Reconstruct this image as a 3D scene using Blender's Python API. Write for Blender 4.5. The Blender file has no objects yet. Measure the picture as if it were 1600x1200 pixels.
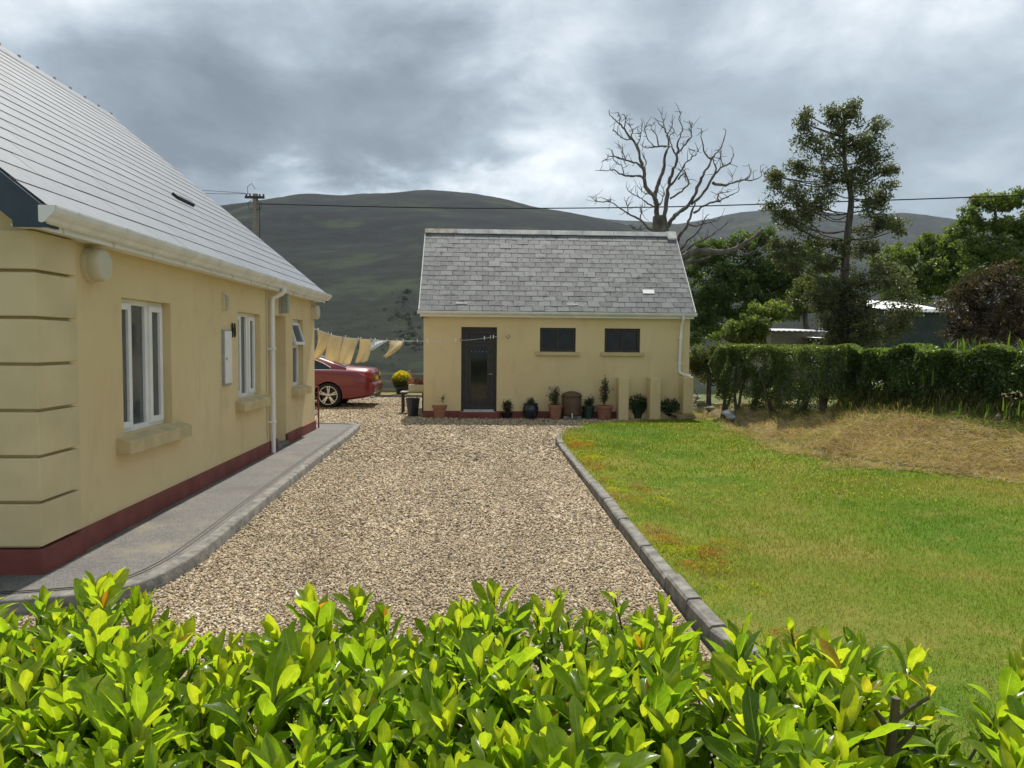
import bpy, bmesh, math, random
import numpy as np
from mathutils import Vector, Matrix
rng = np.random.default_rng(7); random.seed(7)
scn = bpy.context.scene; COL = scn.collection
R_ = math.radians
# ------------------------------------------------------------------ camera
F = 1150.; H = 1.72; ROLL = R_(.5)
vx, vy = 750-800, 537-600
ux = vx*math.cos(ROLL)+vy*math.sin(ROLL); uy = -vx*math.sin(ROLL)+vy*math.cos(ROLL)
pitch = math.atan(-uy/F); yaw = math.atan(-ux*math.cos(pitch)/F)
FW = np.array([math.sin(yaw)*math.cos(pitch), math.cos(yaw)*math.cos(pitch), -math.sin(pitch)])
RT = np.cross(FW, [0, 0, 1]); RT /= np.linalg.norm(RT); UP = np.cross(RT, FW)
RT, UP = RT*math.cos(ROLL)+UP*math.sin(ROLL), -RT*math.sin(ROLL)+UP*math.cos(ROLL)
CAM = np.array([0, 0, H])
def ray(px, py): return FW*F+RT*(px-800)-UP*(py-600)
def gp(px, py, z=0.): v = ray(px, py); return CAM+v*((z-H)/v[2])
def at(px, py, y): v = ray(px, py); return CAM+v*(y/v[1])
def atx(px, py, x): v = ray(px, py); return CAM+v*(x/v[0])
def proj(p):
    q = np.asarray(p)-CAM; w = q@FW
    return 800+F*(q@RT)/w, 600-F*(q@UP)/w
cd = bpy.data.cameras.new('camera'); cam = bpy.data.objects.new('camera', cd); COL.objects.link(cam)
M = Matrix(((RT[0], UP[0], -FW[0], 0), (RT[1], UP[1], -FW[1], 0), (RT[2], UP[2], -FW[2], H), (0, 0, 0, 1)))
cam.matrix_world = M; cd.sensor_width = 36; cd.lens = 36*F/1600; cd.clip_end = 12000; cd.clip_start = .05
scn.camera = cam
scn.render.resolution_x = 1024; scn.render.resolution_y = 768
# ------------------------------------------------------------------ light
SUN_EL, SUN_AZ = 61., 8.          # azimuth from +y towards +x
sd = Vector((math.sin(R_(SUN_AZ))*math.cos(R_(SUN_EL)), math.cos(R_(SUN_AZ))*math.cos(R_(SUN_EL)), math.sin(R_(SUN_EL))))
sl = bpy.data.lights.new('sun', 'SUN'); sl.energy = 5.0; sl.angle = R_(.6); sl.color = (1, .95, .86)
so = bpy.data.objects.new('sun', sl); COL.objects.link(so); so.rotation_euler = sd.to_track_quat('Z', 'Y').to_euler()
so.location = (0, 0, 30)
scn.view_settings.view_transform = 'Standard'; scn.view_settings.look = 'None'
scn.view_settings.exposure = 0.22; scn.view_settings.gamma = 1
w = bpy.data.worlds.new('World'); scn.world = w; w.use_nodes = True
def build_world():
    nt = w.node_tree; N = nt.nodes; L = nt.links; N.clear()
    out = N.new('ShaderNodeOutputWorld'); bg = N.new('ShaderNodeBackground'); L.new(bg.outputs[0], out.inputs[0])
    sky = N.new('ShaderNodeTexSky'); sky.sky_type = 'NISHITA'; sky.sun_disc = False
    sky.sun_elevation = R_(SUN_EL); sky.sun_rotation = R_(SUN_AZ)
    sc = N.new('ShaderNodeVectorMath'); sc.operation = 'SCALE'; sc.inputs['Scale'].default_value = .12
    L.new(sky.outputs[0], sc.inputs[0])
    tc = N.new('ShaderNodeTexCoord'); sp = N.new('ShaderNodeSeparateXYZ'); L.new(tc.outputs['Generated'], sp.inputs[0])
    def mth(op, a, b=None, clamp=False):
        n = N.new('ShaderNodeMath'); n.operation = op; n.use_clamp = clamp
        for i, v in enumerate((a, b)):
            if v is None: continue
            if isinstance(v, (int, float)): n.inputs[i].default_value = v
            else: L.new(v, n.inputs[i])
        return n.outputs[0]
    z = mth('ADD', mth('MAXIMUM', sp.outputs[2], 0.), .22)
    cx = mth('DIVIDE', sp.outputs[0], z); cy = mth('DIVIDE', sp.outputs[1], z)
    cb = N.new('ShaderNodeCombineXYZ'); L.new(cx, cb.inputs[0]); L.new(cy, cb.inputs[1])
    def noise(scale, detail, off, rough=.55, dist=0.):
        m = N.new('ShaderNodeMapping'); m.inputs['Location'].default_value = off; m.inputs['Scale'].default_value = (1, 1, 1.7); L.new(tc.outputs['Generated'], m.inputs[0])
        n = N.new('ShaderNodeTexNoise'); n.inputs['Scale'].default_value = scale; n.inputs['Detail'].default_value = detail
        n.inputs['Roughness'].default_value = rough; n.inputs['Distortion'].default_value = dist
        L.new(m.outputs[0], n.inputs['Vector']); return n.outputs['Fac']
    big = noise(2.2, 3, CLOUD_OFF, .5, .2); fine = noise(6.5, 7, (3.1, 1.7, 0), .58, .3)
    v = mth('ADD', mth('ADD', mth('MULTIPLY', big, .68), mth('MULTIPLY', fine, .32)), .025)
    # cloud masses: the heavy bank, the torn bright gap and the light band above the hills
    ay = mth('MAXIMUM', mth('ABSOLUTE', sp.outputs[1]), .05); A = mth('DIVIDE', sp.outputs[0], ay); E_ = mth('DIVIDE', sp.outputs[2], ay)
    wob = mth('MULTIPLY', mth('SUBTRACT', noise(7., 5, (7.3, 2.1, 0), .6, .3), .5), .34)
    A = mth('ADD', A, wob); E_ = mth('ADD', E_, mth('MULTIPLY', mth('SUBTRACT', noise(7., 5, (1.3, 8.1, 0), .6, .3), .5), .18))
    for a0, e0, sa, se, wt in ((-.22, .325, .28, .085, -.135), (-.45, .26, .16, .05, -.08), (.10, .30, .075, .09, .11), (-.17, .205, .17, .022, .14), (.05, .225, .07, .02, .09), (.20, .46, .24, .10, .11), (-.55, .45, .16, .10, .08), (.55, .25, .30, .14, .01), (.48, .42, .22, .10, .05)):
        g = mth('POWER', 2.718, mth('MULTIPLY', mth('ADD', mth('POWER', mth('MULTIPLY', mth('SUBTRACT', A, a0), 1/sa), 2.), mth('POWER', mth('MULTIPLY', mth('SUBTRACT', E_, e0), 1/se), 2.)), -1.))
        v = mth('ADD', v, mth('MULTIPLY', g, wt))
    rp = N.new('ShaderNodeValToRGB'); L.new(v, rp.inputs[0]); cr = rp.color_ramp
    cr.elements[0].position = .34; cr.elements[0].color = (.185, .215, .245, 1)
    cr.elements[1].position = .67; cr.elements[1].color = (.86, .90, .94, 1)
    for p, c in ((.43, (.27, .315, .355)), (.51, (.385, .45, .50)), (.58, (.56, .63, .68))):
        e = cr.elements.new(p); e.color = (*c, 1)
    mx = N.new('ShaderNodeMix'); mx.data_type = 'RGBA'; mx.inputs[0].default_value = .92
    L.new(sc.outputs[0], mx.inputs[6]); L.new(rp.outputs[0], mx.inputs[7])
    L.new(mx.outputs[2], bg.inputs[0]); bg.inputs[1].default_value = SKY_GAIN
CLOUD_OFF = (.35, .2, 0); SKY_GAIN = 1.0
build_world()
# ------------------------------------------------------------------ materials
def newmat(name):
    m = bpy.data.materials.new(name); m.use_nodes = True; nt = m.node_tree
    return m, nt, nt.nodes, nt.links, nt.nodes['Principled BSDF']
def ramp(N, L, fac, stops):
    r = N.new('ShaderNodeValToRGB'); L.new(fac, r.inputs[0]); e = r.color_ramp.elements
    while len(e) < len(stops): e.new(.5)
    for i, (p, c) in enumerate(stops): e[i].position = p; e[i].color = (*c, 1)
    return r.outputs[0]
def pos(N, L, scale=(1, 1, 1)):
    g = N.new('ShaderNodeNewGeometry'); m = N.new('ShaderNodeMapping'); m.inputs['Scale'].default_value = scale
    L.new(g.outputs['Position'], m.inputs[0]); return m.outputs[0]
def noise(N, L, vec, scale, detail=4, rough=.55, dist=0):
    n = N.new('ShaderNodeTexNoise'); n.inputs['Scale'].default_value = scale; n.inputs['Detail'].default_value = detail
    n.inputs['Roughness'].default_value = rough; n.inputs['Distortion'].default_value = dist; L.new(vec, n.inputs['Vector']); return n.outputs['Fac']
def mixc(N, L, fac, a, b, mode='MIX'):
    m = N.new('ShaderNodeMix'); m.data_type = 'RGBA'; m.blend_type = mode
    for i, v in ((0, fac), (6, a), (7, b)):
        if isinstance(v, (int, float)): m.inputs[i].default_value = v
        elif isinstance(v, tuple): m.inputs[i].default_value = (*v, 1)
        else: L.new(v, m.inputs[i])
    return m.outputs[2]
def bump(N, L, P, h, strength, dist=.01):
    b = N.new('ShaderNodeBump'); b.inputs['Strength'].default_value = strength; b.inputs['Distance'].default_value = dist
    L.new(h, b.inputs['Height']); L.new(b.outputs[0], P.inputs['Normal'])
def mat(name, c1, c2=None, scale=6, rough=.6, bs=0, bscale=80, metal=0, spec=.4, sc=(1, 1, 1), lo=.35, hi=.65, coat=0, bd=.004):
    m, nt, N, L, P = newmat(name)
    P.inputs['Roughness'].default_value = rough; P.inputs['Metallic'].default_value = metal
    P.inputs['Specular IOR Level'].default_value = spec; P.inputs['Coat Weight'].default_value = coat; P.inputs['Coat Roughness'].default_value = .05
    v = pos(N, L, sc)
    if c2: L.new(ramp(N, L, noise(N, L, v, scale), [(lo, c1), (hi, c2)]), P.inputs['Base Color'])
    else: P.inputs['Base Color'].default_value = (*c1, 1)
    if bs: bump(N, L, P, noise(N, L, pos(N, L), bscale, 5), bs, bd)
    return m
def leafmat(name, stops, trans=.45, rough=.4, src='attr', tint=1.25, spec=.4):
    m, nt, N, L, P = newmat(name)
    if src == 'attr':
        a = N.new('ShaderNodeAttribute'); a.attribute_name = 'rnd'; f = a.outputs['Fac']
    elif src == 'col':
        a = N.new('ShaderNodeObjectInfo'); s = N.new('ShaderNodeSeparateColor'); L.new(a.outputs['Color'], s.inputs[0]); f = s.outputs[0]
    else: f = N.new('ShaderNodeObjectInfo').outputs['Random']
    c = ramp(N, L, f, stops); L.new(c, P.inputs['Base Color'])
    P.inputs['Roughness'].default_value = rough; P.inputs['Specular IOR Level'].default_value = spec
    t = N.new('ShaderNodeBsdfTranslucent'); L.new(mixc(N, L, 1., c, (tint, tint*1.02, tint*.45), 'MULTIPLY'), t.inputs[0])
    ms = N.new('ShaderNodeMixShader'); ms.inputs[0].default_value = trans
    L.new(P.outputs[0], ms.inputs[1]); L.new(t.outputs[0], ms.inputs[2]); L.new(ms.outputs[0], N['Material Output'].inputs[0])
    return m
MT = {}
def wall_mat(name):
    m, nt, N, L, P = newmat(name)
    v = pos(N, L)
    base = ramp(N, L, noise(N, L, v, .9, 5), [(.3, (.63, .50, .27)), (.7, (.70, .575, .33))])
    streak = noise(N, L, pos(N, L, (3, 3, .7)), 1.6, 6, .65)
    c = mixc(N, L, ramp(N, L, streak, [(.55, (0, 0, 0)), (.85, (.4, .4, .4))]), base, (.38, .325, .19))
    blot = noise(N, L, v, 2.3, 8, .7)
    c = mixc(N, L, ramp(N, L, blot, [(.56, (0, 0, 0)), (.78, (.42, .42, .42))]), c, (.40, .34, .20))
    L.new(c, P.inputs['Base Color']); P.inputs['Roughness'].default_value = .85; P.inputs['Specular IOR Level'].default_value = .2
    bump(N, L, P, noise(N, L, v, 140, 4), .25, .003)
    return m
MT['wall'] = wall_mat('painted_render')
MT['quoin'] = mat('quoin_render', (.55, .46, .27), (.64, .54, .33), 2.2, .85, .3, 120, spec=.2)
MT['sill'] = mat('sill_concrete', (.46, .385, .22), (.60, .49, .275), 5, .85, .3, 90, spec=.2)
MT['plinth'] = mat('plinth_paint', (.165, .05, .042), (.225, .075, .06), 4, .75, .25, 90, spec=.25)
MT['white'] = mat('white_plastic', (.74, .75, .74), (.82, .82, .80), 3, .35, spec=.5)
MT['gutter'] = mat('gutter_plastic', (.66, .67, .66), (.80, .80, .78), 4, .38, spec=.5)
MT['navy'] = mat('navy_paint', (.025, .04, .065), (.04, .06, .085), 4, .5)
MT['cream'] = mat('cream_plastic', (.56, .50, .36), (.62, .56, .40), 6, .45)
MT['glass'] = mat('window_glass', (.05, .06, .065), (.10, .11, .11), 1.5, .04, spec=.8)
MT['darkglass'] = mat('dark_glass', (.008, .011, .011), (.018, .022, .020), 3, .06, spec=.45)
MT['darkframe'] = mat('dark_timber', (.026, .023, .023), (.042, .037, .034), 8, .5)
MT['grey'] = mat('galvanised_grey', (.30, .31, .31), (.40, .40, .40), 12, .5, metal=.3)
MT['black'] = mat('black_plastic', (.012, .012, .013), (.02, .02, .021), 9, .45)
def slate_mat(name, a, b, moss, rough, nb=.35, spec=.5):
    m, nt, N, L, P = newmat(name)
    o = N.new('ShaderNodeObjectInfo'); at_ = N.new('ShaderNodeAttribute'); at_.attribute_name = 'rnd'
    ad = N.new('ShaderNodeMath'); ad.operation = 'ADD'; L.new(o.outputs['Random'], ad.inputs[0]); L.new(at_.outputs['Fac'], ad.inputs[1])
    fr = N.new('ShaderNodeMath'); fr.operation = 'FRACT'; L.new(ad.outputs[0], fr.inputs[0])
    c = ramp(N, L, fr.outputs[0], [(0, a), (1, b)])
    v = pos(N, L)
    c = mixc(N, L, ramp(N, L, noise(N, L, v, 14, 6, .7), [(.45, (0, 0, 0)), (.75, (.6, .6, .6))]), c, tuple(x*1.45 for x in b))
    if moss: c = mixc(N, L, ramp(N, L, noise(N, L, v, 5.5, 8, .75), [(.55, (0, 0, 0)), (.63, (.85, .85, .85))]), c, (.03, .034, .03))
    L.new(c, P.inputs['Base Color']); P.inputs['Roughness'].default_value = rough; P.inputs['Specular IOR Level'].default_value = spec
    bump(N, L, P, noise(N, L, v, 60, 6), nb, .004)
    return m
MT['slate_house'] = slate_mat('fibre_slate', (.12, .131, .152), (.145, .157, .178), False, .45, .08, .5)
MT['slate_shed'] = slate_mat('weathered_slate', (.075, .08, .085), (.175, .18, .182), True, .65, .8, .3)
MT['lead'] = mat('ridge_cap', (.30, .30, .30), (.48, .48, .46), 4, .7, .4, 40)
MT['rust'] = mat('rusted_cap', (.26, .19, .13), (.44, .42, .38), 9, .8, .4, 60)
MT['mortar'] = mat('mortar', (.55, .54, .50), (.70, .69, .64), 9, .9, .4, 80)
MT['concrete'] = mat('kerb_concrete', (.095, .092, .083), (.26, .245, .215), 9, .9, .8, 60, lo=.3, hi=.7, bd=.008)
def path_mat():
    m, nt, N, L, P = newmat('path_concrete'); v = pos(N, L)
    c = ramp(N, L, noise(N, L, v, 70, 5, .75), [(.38, (.06, .058, .055)), (.62, (.19, .18, .165))])
    c = mixc(N, L, ramp(N, L, noise(N, L, v, 1.1, 6, .7), [(.52, (0, 0, 0)), (.70, (.7, .7, .7))]), c, (.25, .21, .145))
    c = mixc(N, L, ramp(N, L, noise(N, L, v, 1.9, 4, .6), [(.5, (0, 0, 0)), (.75, (.7, .7, .7))]), c, (.075, .074, .072))
    L.new(c, P.inputs['Base Color']); P.inputs['Roughness'].default_value = .85
    bump(N, L, P, noise(N, L, v, 110, 5, .7), .7, .006); return m
MT['path'] = path_mat()
def stone_mat():
    m, nt, N, L, P = newmat('gravel_stone'); o = N.new('ShaderNodeObjectInfo')
    c = ramp(N, L, o.outputs['Random'], [(0, (.07, .05, .035)), (.2, (.22, .155, .085)), (.45, (.41, .31, .18)), (.7, (.51, .41, .26)), (.9, (.62, .55, .43)), (1, (.14, .11, .085))])
    c = mixc(N, L, 1., c, ramp(N, L, noise(N, L, pos(N, L, (1.3, .35, 1)), 1.1, 5, .6), [(.3, (.72, .70, .66)), (.7, (1.12, 1.12, 1.12))]), 'MULTIPLY')
    L.new(c, P.inputs['Base Color']); P.inputs['Roughness'].default_value = .75; return m
MT['stone'] = stone_mat()
def gravel_mat():
    m, nt, N, L, P = newmat('gravel_bed'); v = pos(N, L)
    vo = N.new('ShaderNodeTexVoronoi'); vo.inputs['Scale'].default_value = 38; L.new(v, vo.inputs['Vector'])
    s = N.new('ShaderNodeSeparateColor'); L.new(vo.outputs['Color'], s.inputs[0])
    c = ramp(N, L, s.outputs[0], [(0, (.06, .045, .03)), (.35, (.20, .145, .085)), (.7, (.32, .25, .155)), (1, (.42, .36, .27))])
    L.new(c, P.inputs['Base Color']); P.inputs['Roughness'].default_value = .9
    bump(N, L, P, vo.outputs['Distance'], -.8, .015); return m
MT['gravel'] = gravel_mat()
def lawn_col(N, L):
    v = pos(N, L)
    c = ramp(N, L, noise(N, L, v, .55, 5, .6), [(.36, (.080, .146, .013)), (.5, (.118, .168, .017)), (.66, (.178, .174, .038))])
    c = mixc(N, L, ramp(N, L, noise(N, L, v, 3.2, 6, .7), [(.5, (0, 0, 0)), (.72, (.65, .65, .65))]), c, (.23, .195, .055))
    # mossy, browner margin beside the kerb (position of the moss itself)
    g = N.new('ShaderNodeNewGeometry'); s = N.new('ShaderNodeSeparateXYZ'); L.new(g.outputs['Position'], s.inputs[0])
    mr = N.new('ShaderNodeMapRange'); mr.inputs[1].default_value = 1.3; mr.inputs[2].default_value = 2.15; mr.inputs[3].default_value = 1; mr.inputs[4].default_value = 0
    L.new(s.outputs[0], mr.inputs[0])
    n2 = noise(N, L, v, 2.0, 5, .6, .5)
    mm = N.new('ShaderNodeMath'); mm.operation = 'MULTIPLY'; L.new(mr.outputs[0], mm.inputs[0]); L.new(ramp(N, L, n2, [(.38, (0, 0, 0)), (.55, (1, 1, 1))]), mm.inputs[1])
    mc = ramp(N, L, noise(N, L, v, 1.7, 4, .5), [(.38, (.19, .085, .03)), (.45, (.20, .18, .03)), (.56, (.17, .20, .02)), (.70, (.25, .20, .06))])
    return mixc(N, L, mm.outputs[0], c, mc)
def lawn_mat(name, blade):
    m, nt, N, L, P = newmat(name); c = lawn_col(N, L)
    if blade:
        a = N.new('ShaderNodeAttribute'); a.attribute_name = 'rnd'
        c = mixc(N, L, 1., c, ramp(N, L, a.outputs['Fac'], [(0, (.65, .7, .6)), (.75, (1.15, 1.15, 1.0)), (.9, (1.3, 1.2, 1.1)), (1, (1.8, 1.5, 1.5))]), 'MULTIPLY')
    L.new(c, P.inputs['Base Color']); P.inputs['Roughness'].default_value = .8; P.inputs['Specular IOR Level'].default_value = .08
    if blade:
        t = N.new('ShaderNodeBsdfTranslucent'); L.new(mixc(N, L, 1., c, (1.5, 1.5, .6), 'MULTIPLY'), t.inputs[0])
        ms = N.new('ShaderNodeMixShader'); ms.inputs[0].default_value = .5
        L.new(P.outputs[0], ms.inputs[1]); L.new(t.outputs[0], ms.inputs[2]); L.new(ms.outputs[0], N['Material Output'].inputs[0])
    else: bump(N, L, P, noise(N, L, pos(N, L), 60, 5), .8, .02)
    return m
MT['lawn'] = lawn_mat('lawn_turf', False); MT['blade'] = lawn_mat('grass_blade', True)
MT['bank'] = mat('bank_soil', (.17, .13, .07), (.30, .235, .13), 3, .95, .9, 40, lo=.3, hi=.7, bd=.03)
MT['straw'] = leafmat('dry_straw', [(0, (.20, .14, .07)), (.3, (.42, .31, .15)), (.72, (.60, .47, .25)), (.82, (.26, .26, .07)), (1, (.15, .22, .04))], .3, .8, tint=1.1)
MT['bark'] = mat('bark', (.045, .038, .03), (.13, .115, .095), 9, .95, .8, 40, sc=(1, 1, .3), bd=.02)
MT['deadwood'] = mat('dead_wood', (.075, .065, .055), (.19, .17, .145), 8, .95, .8, 30, sc=(1, 1, .4), bd=.02)
MT['stem'] = mat('green_stem', (.075, .062, .035), (.14, .12, .06), 14, .7)
MT['terracotta'] = mat('terracotta', (.30, .13, .075), (.40, .19, .115), 8, .85, .3, 70)
MT['terracotta_dull'] = mat('terracotta_aged', (.22, .10, .06), (.33, .16, .10), 8, .85, .3, 70)
MT['glaze'] = mat('dark_glaze', (.012, .017, .028), (.025, .032, .045), 6, .25, spec=.6)
MT['greenpot'] = mat('green_pot', (.02, .045, .035), (.035, .06, .045), 6, .5)
MT['soil'] = mat('potting_soil', (.03, .022, .015), (.06, .045, .03), 40, .95, .6, 80)
MT['brownplastic'] = mat('brown_plastic', (.075, .042, .022), (.12, .075, .04), 5, .55)
MT['wood'] = mat('weathered_wood', (.17, .155, .13), (.30, .275, .24), 6, .85, .5, 50, sc=(1, 1, 6))
MT['corrugated'] = mat('corrugated_iron', (.55, .56, .57), (.72, .73, .73), 2, .35, metal=.6)
MT['shedgreen'] = mat('dark_green_cladding', (.02, .035, .032), (.04, .055, .05), 3, .7)
MT['linen'] = mat('yellow_cloth', (.66, .50, .22), (.76, .60, .30), 3, .9, .2, 300)
MT['rope'] = mat('line_rope', (.55, .55, .52), None, 3, .7)
MT['cable'] = mat('cable_black', (.02, .02, .022), None, 3, .6)
MT['carpaint'] = mat('red_car_paint', (.17, .008, .018), (.19, .010, .021), 2, .35, spec=.4, coat=.8)
MT['chrome'] = mat('chrome', (.75, .75, .76), None, 3, .12, metal=1)
MT['alloy'] = mat('alloy', (.55, .56, .58), None, 3, .25, metal=.9)
MT['tyre'] = mat('tyre_rubber', (.012, .012, .012), (.02, .02, .02), 20, .85)
MT['tail'] = mat('tail_lamp', (.33, .008, .012), None, 3, .12, spec=.7, coat=1)
MT['plate'] = mat('plate_yellow', (.62, .45, .06), None, 3, .4)
MT['slab'] = mat('slab_stone', (.34, .36, .36), (.48, .50, .50), 9, .85, .4, 50)
# ------------------------------------------------------------------ mesh helpers
class MB:
    def __init__(s): s.v = []; s.f = []
    def add(s, vs, fs):
        o = len(s.v); s.v += [tuple(map(float, p)) for p in vs]; s.f += [tuple(i+o for i in f) for f in fs]; return s
    def box(s, x0, x1, y0, y1, z0, z1):
        return s.add([(x, y, z) for z in (z0, z1) for y in (y0, y1) for x in (x0, x1)],
                     [(0, 2, 3, 1), (4, 5, 7, 6), (0, 1, 5, 4), (2, 6, 7, 3), (0, 4, 6, 2), (1, 3, 7, 5)])
    def prism(s, poly, fn, a, b):      # poly of 2d points, fn(u,v,w)->xyz
        n = len(poly); vs = [fn(u, v, a) for u, v in poly]+[fn(u, v, b) for u, v in poly]
        return s.add(vs, [tuple(range(n))[::-1], tuple(range(n, 2*n))]+[(i, (i+1) % n, n+(i+1) % n, n+i) for i in range(n)])
    def tube(s, pts, rad, n=8, cap=True):
        pts = [Vector(p) for p in pts]; rad = rad if hasattr(rad, '__len__') else [rad]*len(pts)
        vs = []; ref = None
        for i, p in enumerate(pts):
            t = (pts[min(i+1, len(pts)-1)]-pts[max(i-1, 0)])
            if t.length < 1e-9: t = Vector((0, 0, 1))
            t.normalize()
            if ref is None: ref = t.orthogonal().normalized()
            ref = (ref-t*ref.dot(t)); ref = ref.normalized() if ref.length > 1e-6 else t.orthogonal().normalized()
            b = t.cross(ref)
            for k in range(n):
                a = 2*math.pi*k/n; vs.append(p+(ref*math.cos(a)+b*math.sin(a))*rad[i])
        fs = [(i*n+k, i*n+(k+1) % n, (i+1)*n+(k+1) % n, (i+1)*n+k) for i in range(len(pts)-1) for k in range(n)]
        if cap: fs += [tuple(range(n))[::-1], tuple(range((len(pts)-1)*n, len(pts)*n))]
        return s.add(vs, fs)
    def lathe(s, prof, n=20, c=(0, 0, 0), fn=None, cap=True):
        vs = []
        for r, z in prof:
            for k in range(n):
                a = 2*math.pi*k/n; p = (c[0]+r*math.cos(a), c[1]+r*math.sin(a), c[2]+z); vs.append(fn(p) if fn else p)
        m = len(prof)
        fs = [(i*n+k, i*n+(k+1) % n, (i+1)*n+(k+1) % n, (i+1)*n+k) for i in range(m-1) for k in range(n)]
        if cap: fs += [tuple(range(n))[::-1], tuple(range((m-1)*n, m*n))]
        return s.add(vs, fs)
    def mesh(s, name, smooth=False):
        me = bpy.data.meshes.new(name); me.from_pydata(s.v, [], s.f)
        bm = bmesh.new(); bm.from_mesh(me); bmesh.ops.recalc_face_normals(bm, faces=bm.faces); bm.to_mesh(me); bm.free()
        if smooth:
            me.polygons.foreach_set('use_smooth', [True]*len(me.polygons))
            me.set_sharp_from_angle(angle=R_(40))
        return me
    def build(s, name, m, parent=None, smooth=False, bevel=0):
        o = bpy.data.objects.new(name, s.mesh(name, smooth)); COL.objects.link(o)
        if m: o.data.materials.append(MT[m] if isinstance(m, str) else m)
        if parent: o.parent = parent; o.matrix_parent_inverse = pinv(parent)
        if bevel:
            b = o.modifiers.new('bevel', 'BEVEL'); b.width = bevel; b.segments = 2; b.limit_method = 'ANGLE'; b.angle_limit = R_(40)
        return o
def wmat(o):
    m = o.matrix_basis.copy()
    return (wmat(o.parent) @ o.matrix_parent_inverse @ m) if o.parent else m
def pinv(p): return wmat(p).inverted()
def tag(o, label, cat, group=None):
    o['label'] = label; o['category'] = cat
    if group: o['group'] = group
    return o
def struct(o): o['kind'] = 'structure'; return o
def stuff(o): o['kind'] = 'stuff'; return o
def thing(name, label, cat, loc=(0, 0, 0), group=None):
    o = bpy.data.objects.new(name, None); COL.objects.link(o); o.location = tuple(map(float, loc)); o.empty_display_size = .1
    return tag(o, label, cat, group)
def inst(name, me, mw, parent=None, col=None):
    o = bpy.data.objects.new(name, me); COL.objects.link(o)
    if parent: o.parent = parent; o.matrix_parent_inverse = pinv(parent)
    o.matrix_basis = mw
    if col is not None: o.color = (col, col, col, 1)
    return o
def npmesh(name, V, Fc, m, parent=None, rnd=None, smooth=False):
    V = np.asarray(V, np.float32); Fc = np.asarray(Fc, np.int32); k = Fc.shape[1]
    me = bpy.data.meshes.new(name); me.vertices.add(len(V)); me.vertices.foreach_set('co', V.ravel())
    me.loops.add(Fc.size); me.loops.foreach_set('vertex_index', Fc.ravel())
    me.polygons.add(len(Fc)); me.polygons.foreach_set('loop_start', np.arange(0, Fc.size, k, dtype=np.int32))
    if rnd is not None:
        a = me.attributes.new('rnd', 'FLOAT', 'FACE'); a.data.foreach_set('value', np.asarray(rnd, np.float32))
    me.polygons.foreach_set('use_smooth', np.full(len(Fc), bool(smooth)))
    me.update(); me.validate()
    o = bpy.data.objects.new(name, me); COL.objects.link(o); me.materials.append(MT[m] if isinstance(m, str) else m)
    if parent: o.parent = parent; o.matrix_parent_inverse = pinv(parent)
    return o
def unit(a): return a/np.maximum(np.linalg.norm(a, axis=-1, keepdims=True), 1e-9)
def leafcloud(name, P, L, m, parent=None, asp=.5, up=.3, rnd=None, adir=None):
    n = len(P); L = np.broadcast_to(L, (n,)) if np.ndim(L) < 2 else L
    a = rng.normal(size=(n, 3)) if adir is None else adir+rng.normal(size=(n, 3))*.5
    a[:, 2] += up; a = unit(a); b = unit(np.cross(a, rng.normal(size=(n, 3)))); c = np.cross(a, b)
    L = L[:, None]; W = L*asp
    V = np.stack([P-a*L*.5, P+b*W*.5+a*L*.08+c*L*.08, P+a*L*.5, P-b*W*.5+a*L*.08+c*L*.08], 1).reshape(-1, 3)
    Fc = np.arange(4*n).reshape(n, 4)
    return npmesh(name, V, Fc, m, parent, rng.random(n) if rnd is None else rnd)
def fbm2(x, y, seed, octs=5, s=1.):
    r = np.random.default_rng(seed); v = np.zeros_like(x, dtype=float); amp = 1.
    for o in range(octs):
        for _ in range(3):
            a = r.uniform(0, 2*math.pi); ph = r.uniform(0, 6.28)
            v += amp*np.sin((x*math.cos(a)+y*math.sin(a))*s+ph+1.3*np.sin((x*math.sin(a)-y*math.cos(a))*s*.7+ph*2))/3
        s *= 2.03; amp *= .5
    return v
def sstep(t): t = np.clip(t, 0, 1); return t*t*(3-2*t)
def grid(name, xs, ys, zf, m, smooth=True):
    X, Y = np.meshgrid(xs, ys); Z = zf(X, Y); V = np.stack([X, Y, Z], -1).reshape(-1, 3); nx = len(xs)
    I = (np.arange(len(ys)-1)[:, None]*nx+np.arange(nx-1)[None]).ravel()
    return npmesh(name, V, np.stack([I, I+1, I+1+nx, I+nx], 1), m, smooth=smooth)
def poly_sheet(name, pts, z, m, thick=0, parent=None):
    mb = MB(); 
    if thick: mb.prism(pts, lambda u, v, w_: (u, v, w_), z-thick, z)
    else: mb.add([(x, y, z) for x, y in pts], [tuple(range(len(pts)))])
    return mb.build(name, m, parent)
def inside(P, poly):
    x, y = P[:, 0], P[:, 1]; c = np.zeros(len(P), bool); n = len(poly)
    for i in range(n):
        x0, y0 = poly[i]; x1, y1 = poly[(i+1) % n]
        if y0 == y1: continue
        t = ((y0 > y) != (y1 > y)) & (x < (x1-x0)*(y-y0)/(y1-y0)+x0); c ^= t
    return c
def smooth_line(pts, n=8):
    pts = [np.array(p, float) for p in pts]; out = []
    for i in range(len(pts)-1):
        p0 = pts[max(i-1, 0)]; p1 = pts[i]; p2 = pts[i+1]; p3 = pts[min(i+2, len(pts)-1)]
        for k in range(n):
            t = k/n; out.append(.5*((2*p1)+(-p0+p2)*t+(2*p0-5*p1+4*p2-p3)*t*t+(-p0+3*p1-3*p2+p3)*t**3))
    out.append(pts[-1]); return out
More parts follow.
